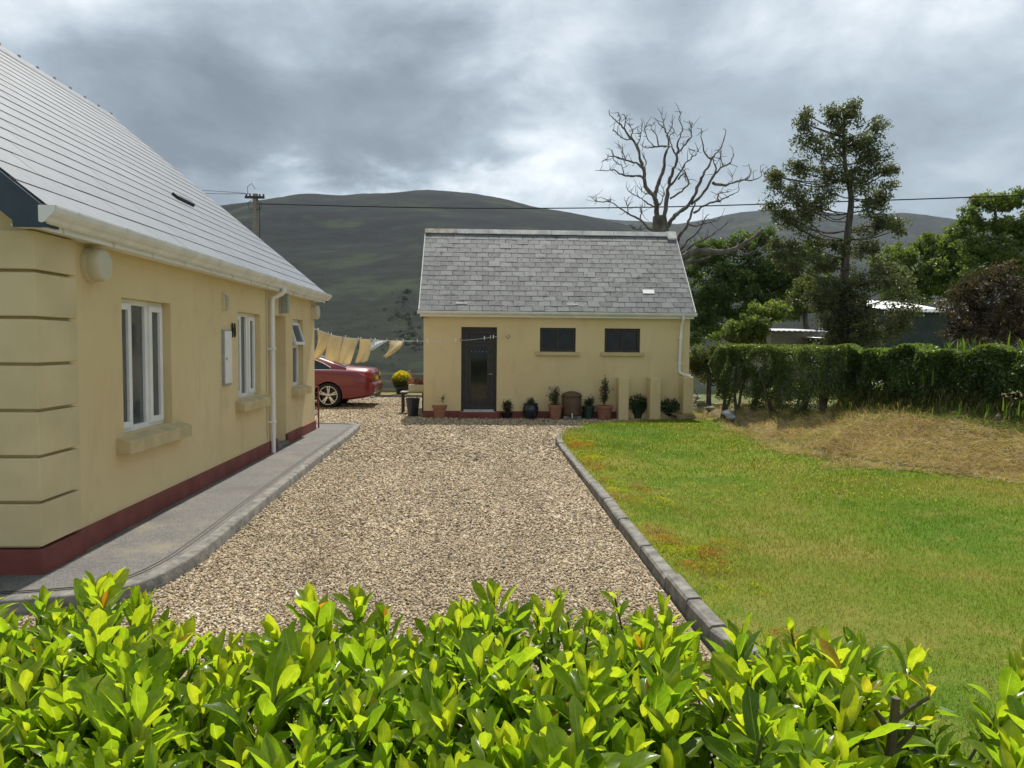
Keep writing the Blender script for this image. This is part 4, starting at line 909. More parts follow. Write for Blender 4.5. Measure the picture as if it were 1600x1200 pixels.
pot('potted_plant', 'terracotta pot with bushy brown stems beside the brown composter', 868, 655, 23, 632, 'terracotta_dull', ('dull', 604, 24, 360, .03))
pot('potted_plant', 'dark green pot with low plant beside the brown composter', 919, 654, 20, 634, 'greenpot', ('dull', 622, 26, 220, .03))
pot('potted_plant', 'wide terracotta pot with a tall spindly plant beside the first buttress', 944, 655, 27, 633, 'terracotta_dull', ('dull', 587, 16, 260, .035))
pot('potted_fern', 'green pot with a dark fern between the first and second buttress', 995, 653, 26, 634, 'greenpot', ('fern', 611, 44, 1100, .055))
pot('potted_fern', 'dark bushy fern between the second and third buttress', 1043, 653, 24, 645, 'greenpot', ('fern', 617, 46, 1300, .055))
pot('plant_pot', 'empty dark blue pot with terracotta inside beside the garden table', 645, 650, 22, 622, 'glaze', None, rim=False, taper=.68)
p = pot('potted_shrub', 'round shrub with bright yellow tips in a black pot by the rail fence', 628, 618, 22, 603, 'black', None, cat='shrub', y=23.9)
def yellow_shrub():
    c = at(628, 594, 23.9); n = 3600; u = unit(rng.normal(size=(n, 3)))*(rng.random(n)**.4)[:, None]*np.array([.32, .32, .31])
    P = c+u; P[:, 2] = np.maximum(P[:, 2], .12); top = np.clip((u[:, 2]+.05)/.25, 0, 1)
    leafcloud('foliage', P, rng.uniform(.04, .08, n), LEAF['yellow'], p, .45, 1.2, rnd=np.clip(rng.random(n)*.5+top*.55, 0, 1))
    st = MB()
    for k in range(9):
        a = rng.uniform(0, 6.28); st.tube([(c[0], 23.9, .1), (c[0]+math.cos(a)*.1, 23.9+math.sin(a)*.1, .35), (c[0]+math.cos(a)*.2, 23.9+math.sin(a)*.2, .62)], [.012, .01, .005], 5)
    st.build('stem', 'stem', p)
yellow_shrub()
# brown composter / water butt on a stand
c = gp(893, 655, .01); s_ = c[1]/1150
t = thing('composter', 'brown plastic bin with a domed lid standing among the pots', 'bin', c)
MB().lathe([(.19, .09), (.215, .1), (.225, .5), (.215, .52)], 10, c).build('bin_body', 'brownplastic', t, True, bevel=.006)
MB().lathe([(.235, .51), (.24, .545), (.20, .60), (.08, .64), (.01, .645)], 10, c).build('lid', 'brownplastic', t, True)
MB().box(c[0]-.2, c[0]+.2, c[1]-.17, c[1]+.17, .0, .092).build('stand', 'concrete', t, bevel=.01)
MB().tube([(c[0]-.02, c[1]-.19, .16), (c[0]-.02, c[1]-.27, .16), (c[0]-.02, c[1]-.275, .06)], .012, 6).build('tap', 'white', t)
q = c+np.array([.08, .31, 0]); t2 = thing('spindly_plant', 'thin upright twiggy plant rising behind the brown composter', 'plant', q); st = MB(); P = []
st.tube([q, q+np.array([.02, 0, .5]), q+np.array([0, 0, .98])], [.008, .006, .003], 5); st.build('stem', 'stem', t2)
n = 90; P = q+np.column_stack([rng.normal(size=n)*.05, rng.normal(size=n)*.03, rng.uniform(.55, .99, n)]); leafcloud('foliage', P, .045, LEAF['dull'], t2)
# garden table with flower box
a = at(633, 612, 18.0); zt = a[2]; tb = thing('garden_table', 'low pale garden table with dark legs against the outbuilding corner', 'table', (-1.65, 18.1, 0))
for k in range(4): MB().box(-1.93, -1.33, 17.9+k*.125, 18.015+k*.125, zt-.028, zt).build('table_slat', 'wood', tb, bevel=.004)
for x in (-1.88, -1.38):
    for y in (17.95, 18.34): MB().box(x-.02, x+.02, y-.02, y+.02, 0, zt-.028).build('leg', 'darkframe', tb)
fb = thing('flower_box', 'cream trough of red flowers on the low garden table', 'planter', (-1.56, 18.15, zt))
MB().prism([(-.17, 0), (.17, 0), (.19, .17), (-.19, .17)], lambda u, v, w_: (-1.55+u, w_, zt+v), 17.99, 18.32).build('trough', 'cream', fb, bevel=.006)
n = 900; P = np.column_stack([rng.uniform(-1.76, -1.36, n), rng.uniform(17.95, 18.36, n), zt+.17+rng.gamma(2, .035, n)]); leafcloud('flowers', P, rng.uniform(.02, .045, n), LEAF['red'], fb)
# rail fence
fy = 25.0; zr = [at(620, q, fy)[2] for q in (584.5, 597, 609.5)]
fence = thing('rail_fence', 'grey weathered three rail timber fence beyond the parked car', 'fence', (-6, fy, -.3))
for z in zr: MB().box(-12, -.2, fy-.02, fy+.02, z-.035, z+.035).build('rail', 'wood', fence, bevel=.004)
for k in range(7): MB().box(-11.7+k*1.85, -11.6+k*1.85, fy+.02, fy+.11, -.8, zr[0]+.12).build('post', 'wood', fence, bevel=.006)
# post and scroll by house end
b = gp(498, 668, PZ); ip_ = thing('iron_railing', 'short dark red iron handrail post at the far end of the path', 'railing', b)
MB().tube([b-np.array([0, 0, .02]), b+np.array([0, 0, .78])], .014, 8).build('post', 'plinth', ip_)
for k, z in enumerate((.30, .45, .62)): MB().tube([b+np.array([0-.05-.05*math.cos(t_), 0, z+.05*math.sin(t_)]) for t_ in np.linspace(0, 5.4, 14)], .009, 5).build('scroll', 'black', ip_)
MB().tube([b+np.array([0, 0, .77]), b+np.array([-.25, .12, .80]), b+np.array([-.55, .25, .80])], .012, 6).build('handrail', 'plinth', ip_)
b2 = b+np.array([-.55, .25, 0]); MB().tube([b2-np.array([0, 0, .02]), b2+np.array([0, 0, .8])], .012, 6).build('post', 'plinth', ip_)
# ---- washing line: from a hook on the outbuilding wall to a pole behind the house
hook = at(795, 523, SY-.05); L0 = at(400, 478, 15.6)
ctrl = [hook, at(745, 530, 16.75), at(700, 532.5, 16.55), at(640, 533, 16.4), at(580, 531, 16.2), at(530, 526, 15.95), at(500, 517, 15.8), at(470, 505, 15.7), L0]
line = smooth_line(ctrl, 10)
pole = thing('washing_pole', 'grey washing line pole standing behind the house wall end', 'pole', (L0[0], L0[1], 0))
MB().tube([(L0[0], L0[1], -.05), (L0[0], L0[1], L0[2]+.06)], .03, 10).build('pole', 'grey', pole); MB().tube([(L0[0]-.02, L0[1], L0[2]), (L0[0]+.05, L0[1], L0[2])], .008, 6).build('hook', 'grey', pole)
wl = tag(MB().tube(line, .0055, 5).build('washing_line', 'rope', None, True), 'thin washing line strung to a hook on the outbuilding wall', 'washing line')
MB().tube([(hook[0], SY+.01, hook[2]), tuple(hook), (hook[0]+.03, hook[1]-.01, hook[2]-.04), (hook[0]-.03, hook[1], hook[2]-.10), (hook[0]-.06, hook[1], hook[2]-.04)], .006, 5).build('hook', 'black', wl)
la = np.array(line); lpx = np.array([proj(q)[0] for q in line])
def onl(px): return np.array([np.interp(-px, -lpx, la[:, i]) for i in range(3)])
def cloth(label, a, b, bl, br, m='linen', bulge=.1, drop=.0, stripes=False):
    """a,b: pixel x of the hung corners; bl, br: pixels of the lower corners; wind carries the hem"""
    n, k = 15, 17; A, B = onl(a), onl(b); C_ = at(*bl, A[1]-.10); D_ = at(*br, B[1]-.16); vs = []
    for j in range(k):
        t = j/(k-1)
        for i in range(n):
            s = i/(n-1); top = onl(a+(b-a)*s)-np.array([0, 0, .006]); low = C_*(1-s)+D_*s; q = top*(1-t)+low*t
            q = q+np.array([.5, -1, .0])*bulge*math.sin(math.pi*t)*(.7+.3*math.sin(s*5+a))+np.array([.02, .05, 0])*math.sin(s*9+t*3+a)*t*.55
            q[0] += .05*math.sin(t*math.pi)*(1 if (a*7) % 2 < 1 else -.6); q[2] += .012*math.sin(s*11+a)*t; vs.append(q)
    fc = [(j*n+i, j*n+i+1, (j+1)*n+i+1, (j+1)*n+i) for j in range(k-1) for i in range(n-1)]
    o = MB().add(vs, fc).build('cloth', m, None, True); tag(o, label, 'cloth', 'cloths drying on the washing line')
    sm = o.modifiers.new('thick', 'SOLIDIFY'); sm.thickness = .004
    return o
def cloth_mat(name, c, c2, trans=.45):
    m, nt, N, L, P = newmat(name); col = ramp(N, L, noise(N, L, pos(N, L), 4), [(.3, c), (.7, c2)]); L.new(col, P.inputs['Base Color']); P.inputs['Roughness'].default_value = .9
    t_ = N.new('ShaderNodeBsdfTranslucent'); L.new(col, t_.inputs[0]); ms = N.new('ShaderNodeMixShader'); ms.inputs[0].default_value = trans
    L.new(P.outputs[0], ms.inputs[1]); L.new(t_.outputs[0], ms.inputs[2]); L.new(ms.outputs[0], N['Material Output'].inputs[0]); return m
MT['linen'] = cloth_mat('yellow_linen', (.74, .61, .36), (.80, .70, .47), .52)
def check_mat():
    m, nt, N, L, P = newmat('check_cloth'); ck = N.new('ShaderNodeTexChecker'); ck.inputs['Scale'].default_value = 38; ck.inputs['Color1'].default_value = (.72, .72, .68, 1); ck.inputs['Color2'].default_value = (.40, .44, .46, 1)
    L.new(pos(N, L), ck.inputs['Vector']); L.new(ck.outputs[0], P.inputs['Base Color']); P.inputs['Roughness'].default_value = .9; return m
MT['check'] = check_mat()
cloth('yellow cloth hung next to the house wall end, blowing furthest from the outbuilding', 496, 514, (486, 558), (498, 562), bulge=.05)
cloth('wide yellow cloth hanging over the roof of the red car', 515, 536, (507, 562), (531, 568), bulge=.06)
cloth('pale yellow cloth hanging above the rear window of the red car', 537, 561, (529, 568), (546, 570), bulge=.08)
cloth('narrow yellow cloth twisted by wind above the car boot', 562, 580, (555, 567), (573, 565), bulge=-.06)
cloth('small white and grey checked cloth on the washing line', 583, 606, (576, 548), (586, 546), 'check', bulge=.04)
cloth('short yellow cloth blown sideways at the end of the row of washing', 608, 631, (598, 557), (605, 558), bulge=.10)
for i, x in enumerate((497, 513, 518, 535, 540, 560, 564, 579, 586, 604, 610, 620, 630, 652, 668, 698, 712, 719, 757, 766, 771)):
    q = onl(x); mb = MB(); mb.add([q+np.array(v) for v in ((-.006, -.006, -.035), (.006, -.006, -.035), (.006, .006, -.035), (-.006, .006, -.035), (-.012, -.006, .045), (.012, -.006, .045), (.012, .006, .045), (-.012, .006, .045))], [(0, 3, 2, 1), (4, 5, 6, 7), (0, 1, 5, 4), (1, 2, 6, 5), (2, 3, 7, 6), (3, 0, 4, 7)])
    pg = mb.build('clothes_peg', ['white', 'cream', 'tail'][i % 7 == 3 and 2 or i % 2]); 
    lb = next(l for lim, l in ((514.5, 'peg holding the yellow cloth next to the house wall'), (536, 'peg holding the wide yellow cloth over the car roof'), (561.5, 'peg holding the pale yellow cloth above the rear window'), (581, 'peg holding the narrow twisted yellow cloth'), (606, 'peg holding the small checked cloth'), (640, 'peg holding the short cloth blown sideways'), (660, 'bare peg on the line in the gap before the outbuilding corner'), (715, 'bare peg on the line over the cream wall between outbuilding corner and door'), (750, 'bare peg where the line crosses the door jamb nearer the washing'), (999, 'bare peg on the line close to the wall hook')) if x < lim)
    tag(pg, lb, 'peg', 'pegs on the washing line')
# ---- electricity pole and cables
pb = at(399, 300, 33.); pt_ = at(397.5, 303, 33.)
ep = thing('electricity_pole', 'wooden electricity pole with a short crossarm behind the house', 'pole', (pb[0], 33, zground(np.array([pb[0]]), np.array([33.]))[0]))
MB().tube([(pb[0], 33, -2), (pb[0], 33, pt_[2])], [.15, .115], 12).build('pole', 'wood', ep, True)
za = at(397, 309, 33.)[2]; MB().box(pb[0]-.42, pb[0]+.42, 32.86, 32.94, za-.05, za+.05).build('crossarm', 'darkframe', ep)
for dx in (-.36, -.2, .22, .38): MB().lathe([(.02, 0), (.045, .02), (.03, .05), (.045, .08), (.02, .11)], 8, (pb[0]+dx, 32.9, za+.05)).build('insulator', 'black', ep, True)
for dx, s0 in ((-.25, -1), (.2, 1), (.3, 1)): MB().tube([(pb[0]+dx*.4, 32.86, za-.1), (pb[0]+dx*1.1, 32.85, za-.25), (pb[0]+dx*.9, 32.86, za-.5), (pb[0]+dx*.3, 32.86, za-.55)], .012, 5).build('loop_wire', 'cable', ep)
MB().tube([(pb[0]-.3, 32.9, za+.1), (pb[0]-.3, 32.9, za+.45), (pb[0]-.12, 32.9, za+.6), (pb[0]+.02, 32.9, za+.35)], .012, 5).build('loop_wire', 'cable', ep)
MB().tube([(pb[0]+.2, 32.87, za-.3), (pb[0]+.22, 32.87, -1)], .02, 6).build('down_cable', 'cable', ep)
def wire(label, pts, r): tag(MB().tube(smooth_line(pts, 12), r, 5).build('overhead_cable', 'cable', None, True), label, 'cable')
wire('thick twisted overhead cable running from the pole past the bare tree', [(pb[0]+.1, 32.88, za-.28), at(700, 325, 31.), at(1000, 324, 29.), at(1300, 315.5, 27.), at(1600, 305, 25.), at(1900, 290, 23.5)], .022)
wire('thin overhead wire from the crossarm over the roof, upper one', [(pb[0]-.36, 32.9, za+.16), at(310, 297, 40), at(100, 285, 60)], .011)
wire('thin overhead wire from the crossarm over the roof, lower one', [(pb[0]-.2, 32.9, za+.16), at(310, 302, 40), at(100, 296, 60)], .011)
# ---- neighbouring huts behind the hedge
def hut(label, px0, px1, pyt, pyb, y, depth, wallm, slope, boards=True, roofm='corrugated'):
    a = at(px0, pyt, y); b = at(px1, pyt, y); x0, x1, zt = a[0], b[0], (a[2]+b[2])/2; zb = zground(np.array([x0]), np.array([y]))[0]-.1
    h = thing('garden_hut', label, 'hut', ((x0+x1)/2, y, zb)); zr_ = zt+slope
    MB().add([(x0, y, zb), (x1, y, zb), (x1, y+depth, zb), (x0, y+depth, zb), (x0, y, zt), (x1, y, zt), (x1, y+depth, zr_), (x0, y+depth, zr_)], [(0, 1, 5, 4), (1, 2, 6, 5), (2, 3, 7, 6), (3, 0, 4, 7)]).build('wall', wallm, h)
    if boards:
        k = int((x1-x0)/.6)
        for i in range(k+1): xx = x0+(x1-x0)*i/k; MB().box(xx-.02, xx+.02, y-.025, y+.002, zb, zt-.01).build('batten', wallm, h)
        nb = 9
        for i in range(nb): zz = zt-.2*(i+1); MB().box(x0, x1, y-.018-.004*(i % 2), y+.001, zz+.006, zz+.196).build('board', wallm, h)
    n = int((x1-x0+.4)/.038)*1; vs = []; xs = np.linspace(x0-.2, x1+.2, n)
    for yy, zz in ((y-.22, zt-.22*slope/depth), (y+depth+.2, zr_+.2*slope/depth)):
        for i, xx in enumerate(xs): vs.append((xx, yy, zz+.03+.016*math.cos(i*math.pi/2)))
    o = MB().add(vs, [(i, i+1, n+i+1, n+i) for i in range(n-1)]).build('roof', roofm, h, True); o.modifiers.new('t', 'SOLIDIFY').thickness = .012
    return h
hut('low weathered board hut with a corrugated iron roof behind the hedge', 1206, 1283, 519, 540, 21., 2.4, 'wood', .10)
hut('dark green shed with a bright corrugated roof behind the brown shrub', 1398, 1488, 488, 540, 27., 4., 'shedgreen', .62, False)
hut('lower lean to with a pale roof beside the evergreen trunk', 1288, 1345, 531, 545, 20., 1.5, 'shedgreen', .05, False)
# ---- slab and stones on the bank
def bankhit(px, py):
    v = ray(px, py); v = v/v[1]
    Y_ = np.arange(8.5, 20, .02); Q = CAM+v*Y_[:, None]; k = np.nonzero(Q[:, 2] < np.maximum(zbank(Q[:, 0], Q[:, 1]), .07))[0]
    return Q[k[0]] if len(k) else gp(px, py, .1)
def lump(name, label, px, py, z, sx, sy, sz, m, rz=0., rx=0.):
    c = bankhit(px, py); bm = bmesh.new(); bmesh.ops.create_icosphere(bm, subdivisions=2, radius=1)
    for v in bm.verts: v.co = Vector((v.co.x*sx, v.co.y*sy, v.co.z*sz))*(1+.18*math.sin(v.co.x*5+px)+.12*math.sin(v.co.y*7+v.co.z*5))
    me = bpy.data.meshes.new(name); bm.to_mesh(me); bm.free(); me.materials.append(MT[m]); o = bpy.data.objects.new(name, me); COL.objects.link(o)
    o.location = c+np.array([0, 0, sz*.3]); o.rotation_euler = (rx, 0, rz); return tag(o, label, 'stone')
c = bankhit(1145, 651); sb = MB().prism([(-.22, -.2), (.1, -.26), (.3, -.02), (.2, .24), (-.16, .2)], lambda u, v, w_: (u, v, w_), -.025, .025).build('stone_slab', 'slab', None, bevel=.01)
sb.location = (c[0], c[1], c[2]+.05); sb.rotation_euler = (R_(16), R_(-6), .4); tag(sb, 'flat pale grey slab lying on the bank near the outbuilding', 'stone slab')
for i, (x, y, s_, lb) in enumerate(((1089, 622, .10, 'pale stone resting against the bank behind the third buttress'), (1097, 634, .13, 'rounded grey stone at the bank foot beside the third buttress'), (1085, 640, .08, 'small grey stone touching the third buttress'), (1110, 640, .09, 'low mossy stone between the slab and the third buttress'))):
    lump('stone', lb, x, y, .25, s_*1.3, s_, s_*.7, 'slab' if i % 2 == 0 else 'concrete', i)
c = bankhit(1090, 632); st = MB().tube([c+np.array([-.1, 0, .0]), c+np.array([0, .02, .22]), c+np.array([-.12, .1, .5])], [.02, .018, .008], 6); st.tube([c+np.array([-.2, -.1, .12]), c+np.array([.1, 0, .04]), c+np.array([.35, .1, .14])], [.016, .014, .006], 6)
tag(st.build('dead_stick', 'deadwood', None, True), 'bare grey dead sticks leaning at the outbuilding corner', 'stick')
# ================================================================== TREES
def zg(x, y): 
    X, Y = np.array([[x]]), np.array([[y]])
    return float(max(zground(X, Y)[0, 0], zbank(X, Y)[0, 0] if (4.4 < x < 16 and 7.9 < y < 21) else -9))
def crown_tree(name, label, cat, y, trunk, tr, lobes, leafm, ls, per, cl_r, dens, barkm='bark', up=.3, asp=.5, group=None, depth=.75, twig=.008, extra=1, front_low=False):
    """trunk: pixel polyline (base first) at depth y; lobes: (px, py, rx, ry) pixel ellipses filled with leaf clumps"""
    sc = y/1150; pts = [at(px, py, y) for px, py in trunk]; b = pts[0].copy(); b[2] = zg(b[0], y)-.05; pts = [b]+pts if pts[0][2] > b[2]+.2 else [b]+pts[1:]
    t = thing(name, label, cat, b+np.array([0, 0, .05]), group); r = np.linspace(tr[0], tr[1], len(pts))
    tp = smooth_line(pts, 4); rr = np.interp(np.linspace(0, 1, len(tp)), np.linspace(0, 1, len(pts)), r); rr[0] *= 1.3
    MB().tube(tp, list(rr), 10).build('trunk', barkm, t, True)
    br = MB(); C = []; W = []
    tparr = np.array(tp)
    lobes = list(lobes)+[(a+np.clip(rng.normal(), -1.5, 1.5)*c*.55, b+np.clip(rng.normal(), -1.5, 1.5)*d*.55, c*.6, d*.6) for a, b, c, d in lobes for _ in range(extra)]
    for (px, py, rx, ry) in lobes:
        dy = rng.uniform(-1, 1)*rx*sc*.45 if not (front_low and py > 425) else -rx*sc*rng.uniform(.1, .8); c = at(px, py, y+dy); rad = np.array([rx*sc, max(rx, ry)*sc*depth, ry*sc])
        cand = tparr[tparr[:, 2] < c[2]+.1]; cand = cand if len(cand) else tparr[:1]
        j = cand[np.argmin(np.linalg.norm(cand-c, axis=1)+.35*np.abs(cand[:, 2]-(c[2]-.35*np.linalg.norm(cand[:, :2]-c[:2], axis=1))))]
        d = c-j; m1 = j+d*.45+np.array([0, 0, -.10*np.linalg.norm(d)])+rng.normal(size=3)*.05; rb = max(twig*2.5, tr[1]*.55)
        br.tube(smooth_line([j, m1, c], 4), list(np.linspace(rb, twig*1.8, 9)), 6)
        n = max(5, int(dens*4.2*rad[0]*rad[1]*rad[2]/(cl_r**3)*.42)+6)
        u = unit(rng.normal(size=(n, 3)))*(rng.random(n)**.42)[:, None]
        cc = c+u*rad; C.append(cc)
        for q in cc[::2]:
            mid = c+(q-c)*.55+rng.normal(size=3)*.08*rad; br.tube([c, mid, q], [twig*1.6, twig, twig*.5], 4, False)
    br.build('branches', barkm, t, True)
    C = np.concatenate(C); n = len(C)*per
    sz = np.repeat(rng.uniform(.55, 1.25, len(C)), per)[:, None]
    P = np.repeat(C, per, 0)+unit(rng.normal(size=(n, 3)))*(rng.random(n)**.5)[:, None]*cl_r*sz*np.array([1, 1, .75])
    rn = np.clip(np.repeat(rng.random(len(C)), per)*.55+rng.random(n)*.45, 0, 1)
    leafcloud('crown', P, rng.uniform(.7, 1.4, n)*ls*1.15, leafm, t, asp, up, rnd=rn)
    return t, n
def lm(name, a, b, c, trans=.35, rough=.45, **k): return leafmat(name, [(0, a), (.6, b), (1, c)], trans, rough, **k)
MT['evergreen'] = lm('evergreen_leaf', (.055, .070, .036), (.115, .135, .066), (.20, .21, .12), .45, .4)
MT['ash'] = lm('green_leaf', (.055, .092, .030), (.105, .16, .05), (.18, .23, .08), .48)
MT['sun_leaf'] = lm('light_leaf', (.08, .12, .034), (.15, .205, .05), (.27, .30, .09), .5)
MT['olive'] = lm('olive_leaf', (.06, .085, .026), (.115, .145, .04), (.21, .22, .07), .46)
MT['maroon'] = lm('maroon_leaf', (.045, .042, .025), (.085, .068, .042), (.15, .10, .065), .35)
nl = 0
e_l = [(1297, 185, 18, 26), (1330, 180, 20, 24), (1262, 195, 12, 18), (1365, 200, 22, 26), (1275, 235, 26, 24), (1315, 225, 30, 26), (1360, 240, 30, 26), (1245, 265, 22, 16), (1290, 275, 36, 28), (1345, 285, 36, 26), (1385, 265, 14, 16),
       (1215, 275, 16, 12), (1230, 300, 26, 20), (1270, 320, 34, 24), (1215, 330, 18, 20), (1240, 350, 32, 24), (1378, 300, 18, 16), (1360, 330, 26, 14), (1225, 385, 24, 20), (1268, 385, 28, 18), (1375, 355, 34, 14), (1385, 345, 22, 10), (1240, 415, 26, 16), (1290, 415, 22, 14), (1350, 390, 30, 18),
       (1285, 455, 34, 24), (1345, 440, 34, 26), (1380, 425, 30, 26), (1278, 472, 22, 18), (1310, 490, 34, 30), (1360, 490, 40, 30), (1410, 460, 28, 26), (1300, 530, 30, 18), (1350, 530, 40, 18), (1400, 510, 30, 24), (1312, 450, 26, 20), (1330, 475, 28, 20), (1305, 505, 30, 20), (1335, 515, 30, 22), (1318, 385, 16, 12), (1420, 490, 26, 22)]
_, n = crown_tree('evergreen_tree', 'tall dark evergreen tree with a bare mid trunk behind the clipped hedge', 'tree', 17.5, [(1322, 545), (1318, 480), (1320, 420), (1325, 360), (1330, 310), (1322, 270), (1318, 215), (1320, 175)], (.14, .02), e_l, 'evergreen', .055, 46, .20, .9, extra=2, twig=.006, front_low=True); nl += n
g_l = [(1085, 420, 26, 20), (1120, 395, 34, 22), (1160, 385, 34, 22), (1195, 375, 30, 16), (1095, 460, 36, 28), (1140, 440, 46, 34), (1190, 425, 46, 34), (1235, 420, 40, 32), (1080, 500, 24, 22), (1120, 490, 40, 26), (1170, 480, 46, 30), (1220, 470, 44, 30), (1255, 450, 34, 30), (1270, 400, 30, 26), (1100, 520, 30, 16)]
_, n = crown_tree('broadleaf_tree', 'dense mid green tree behind the outbuilding gable under the dead limb', 'tree', 27., [(1196, 540), (1190, 500), (1180, 450), (1170, 400)], (.22, .06), g_l, 'ash', .10, 60, .28, .9); nl += n
_, n = crown_tree('broadleaf_tree', 'olive green tree between the evergreen and the bright roofed shed', 'tree', 24., [(1265, 540), (1258, 500), (1262, 470)], (.13, .05), [(1250, 470, 30, 22), (1280, 455, 36, 24), (1310, 445, 30, 22), (1265, 440, 30, 18), (1235, 488, 22, 14)], 'olive', .085, 56, .22, .8); nl += n
_, n = crown_tree('broadleaf_tree', 'yellowish green tree rising behind the bright roofed shed', 'tree', 32., [(1440, 540), (1440, 480), (1435, 430)], (.2, .06), [(1405, 400, 28, 22), (1380, 420, 26, 26), (1420, 435, 34, 28), (1455, 395, 34, 24), (1480, 380, 30, 18), (1470, 430, 40, 30), (1500, 410, 36, 28), (1400, 460, 34, 22), (1440, 455, 36, 20), (1500, 450, 34, 26)], 'sun_leaf', .12, 56, .30, .8); nl += n
_, n = crown_tree('broadleaf_tree', 'tall airy light green tree above the maroon shrub', 'tree', 29., [(1572, 560), (1568, 460), (1560, 390), (1555, 330)], (.2, .05), [(1530, 320, 24, 12), (1560, 315, 26, 14), (1595, 320, 26, 16), (1510, 340, 26, 14), (1545, 350, 34, 18), (1590, 355, 36, 22), (1530, 385, 38, 22), (1575, 395, 42, 26), (1625, 370, 40, 30), (1540, 420, 40, 24), (1600, 430, 44, 26), (1505, 365, 24, 16), (1650, 420, 40, 40)], 'sun_leaf', .11, 54, .26, .7); nl += n
_, n = crown_tree('maroon_shrub', 'large dusky maroon leaved shrub behind the rough hedge', 'shrub', 14.5, [(1560, 560), (1556, 520), (1550, 470)], (.08, .03), [(1545, 435, 34, 20), (1515, 455, 34, 22), (1575, 445, 36, 24), (1500, 485, 36, 26), (1550, 480, 46, 30), (1600, 470, 40, 30), (1500, 520, 40, 26), (1550, 520, 46, 28), (1605, 515, 44, 30), (1650, 490, 40, 40)], 'maroon', .055, 50, .17, .75); nl += n
_, n = crown_tree('bush', 'sunlit yellow green rounded bush beside the board hut', 'bush', 19.5, [(1195, 560), (1195, 530)], (.07, .03), [(1200, 486, 26, 16), (1180, 505, 30, 20), (1218, 489, 16, 12), (1150, 515, 24, 14), (1178, 522, 22, 16), (1165, 530, 28, 16), (1130, 525, 20, 10)], 'sun_leaf', .075, 46, .18, .8); nl += n
_, n = crown_tree('bush', 'dark rounded bush filling the gap between outbuilding and clipped hedge', 'bush', 18.6, [(1108, 590), (1106, 565)], (.07, .03), [(1100, 555, 24, 16), (1125, 545, 22, 16), (1085, 570, 16, 16), (1110, 580, 26, 18), (1130, 575, 16, 18)], 'olive', .065, 50, .17, .9); nl += n
print('tree leaves', nl)
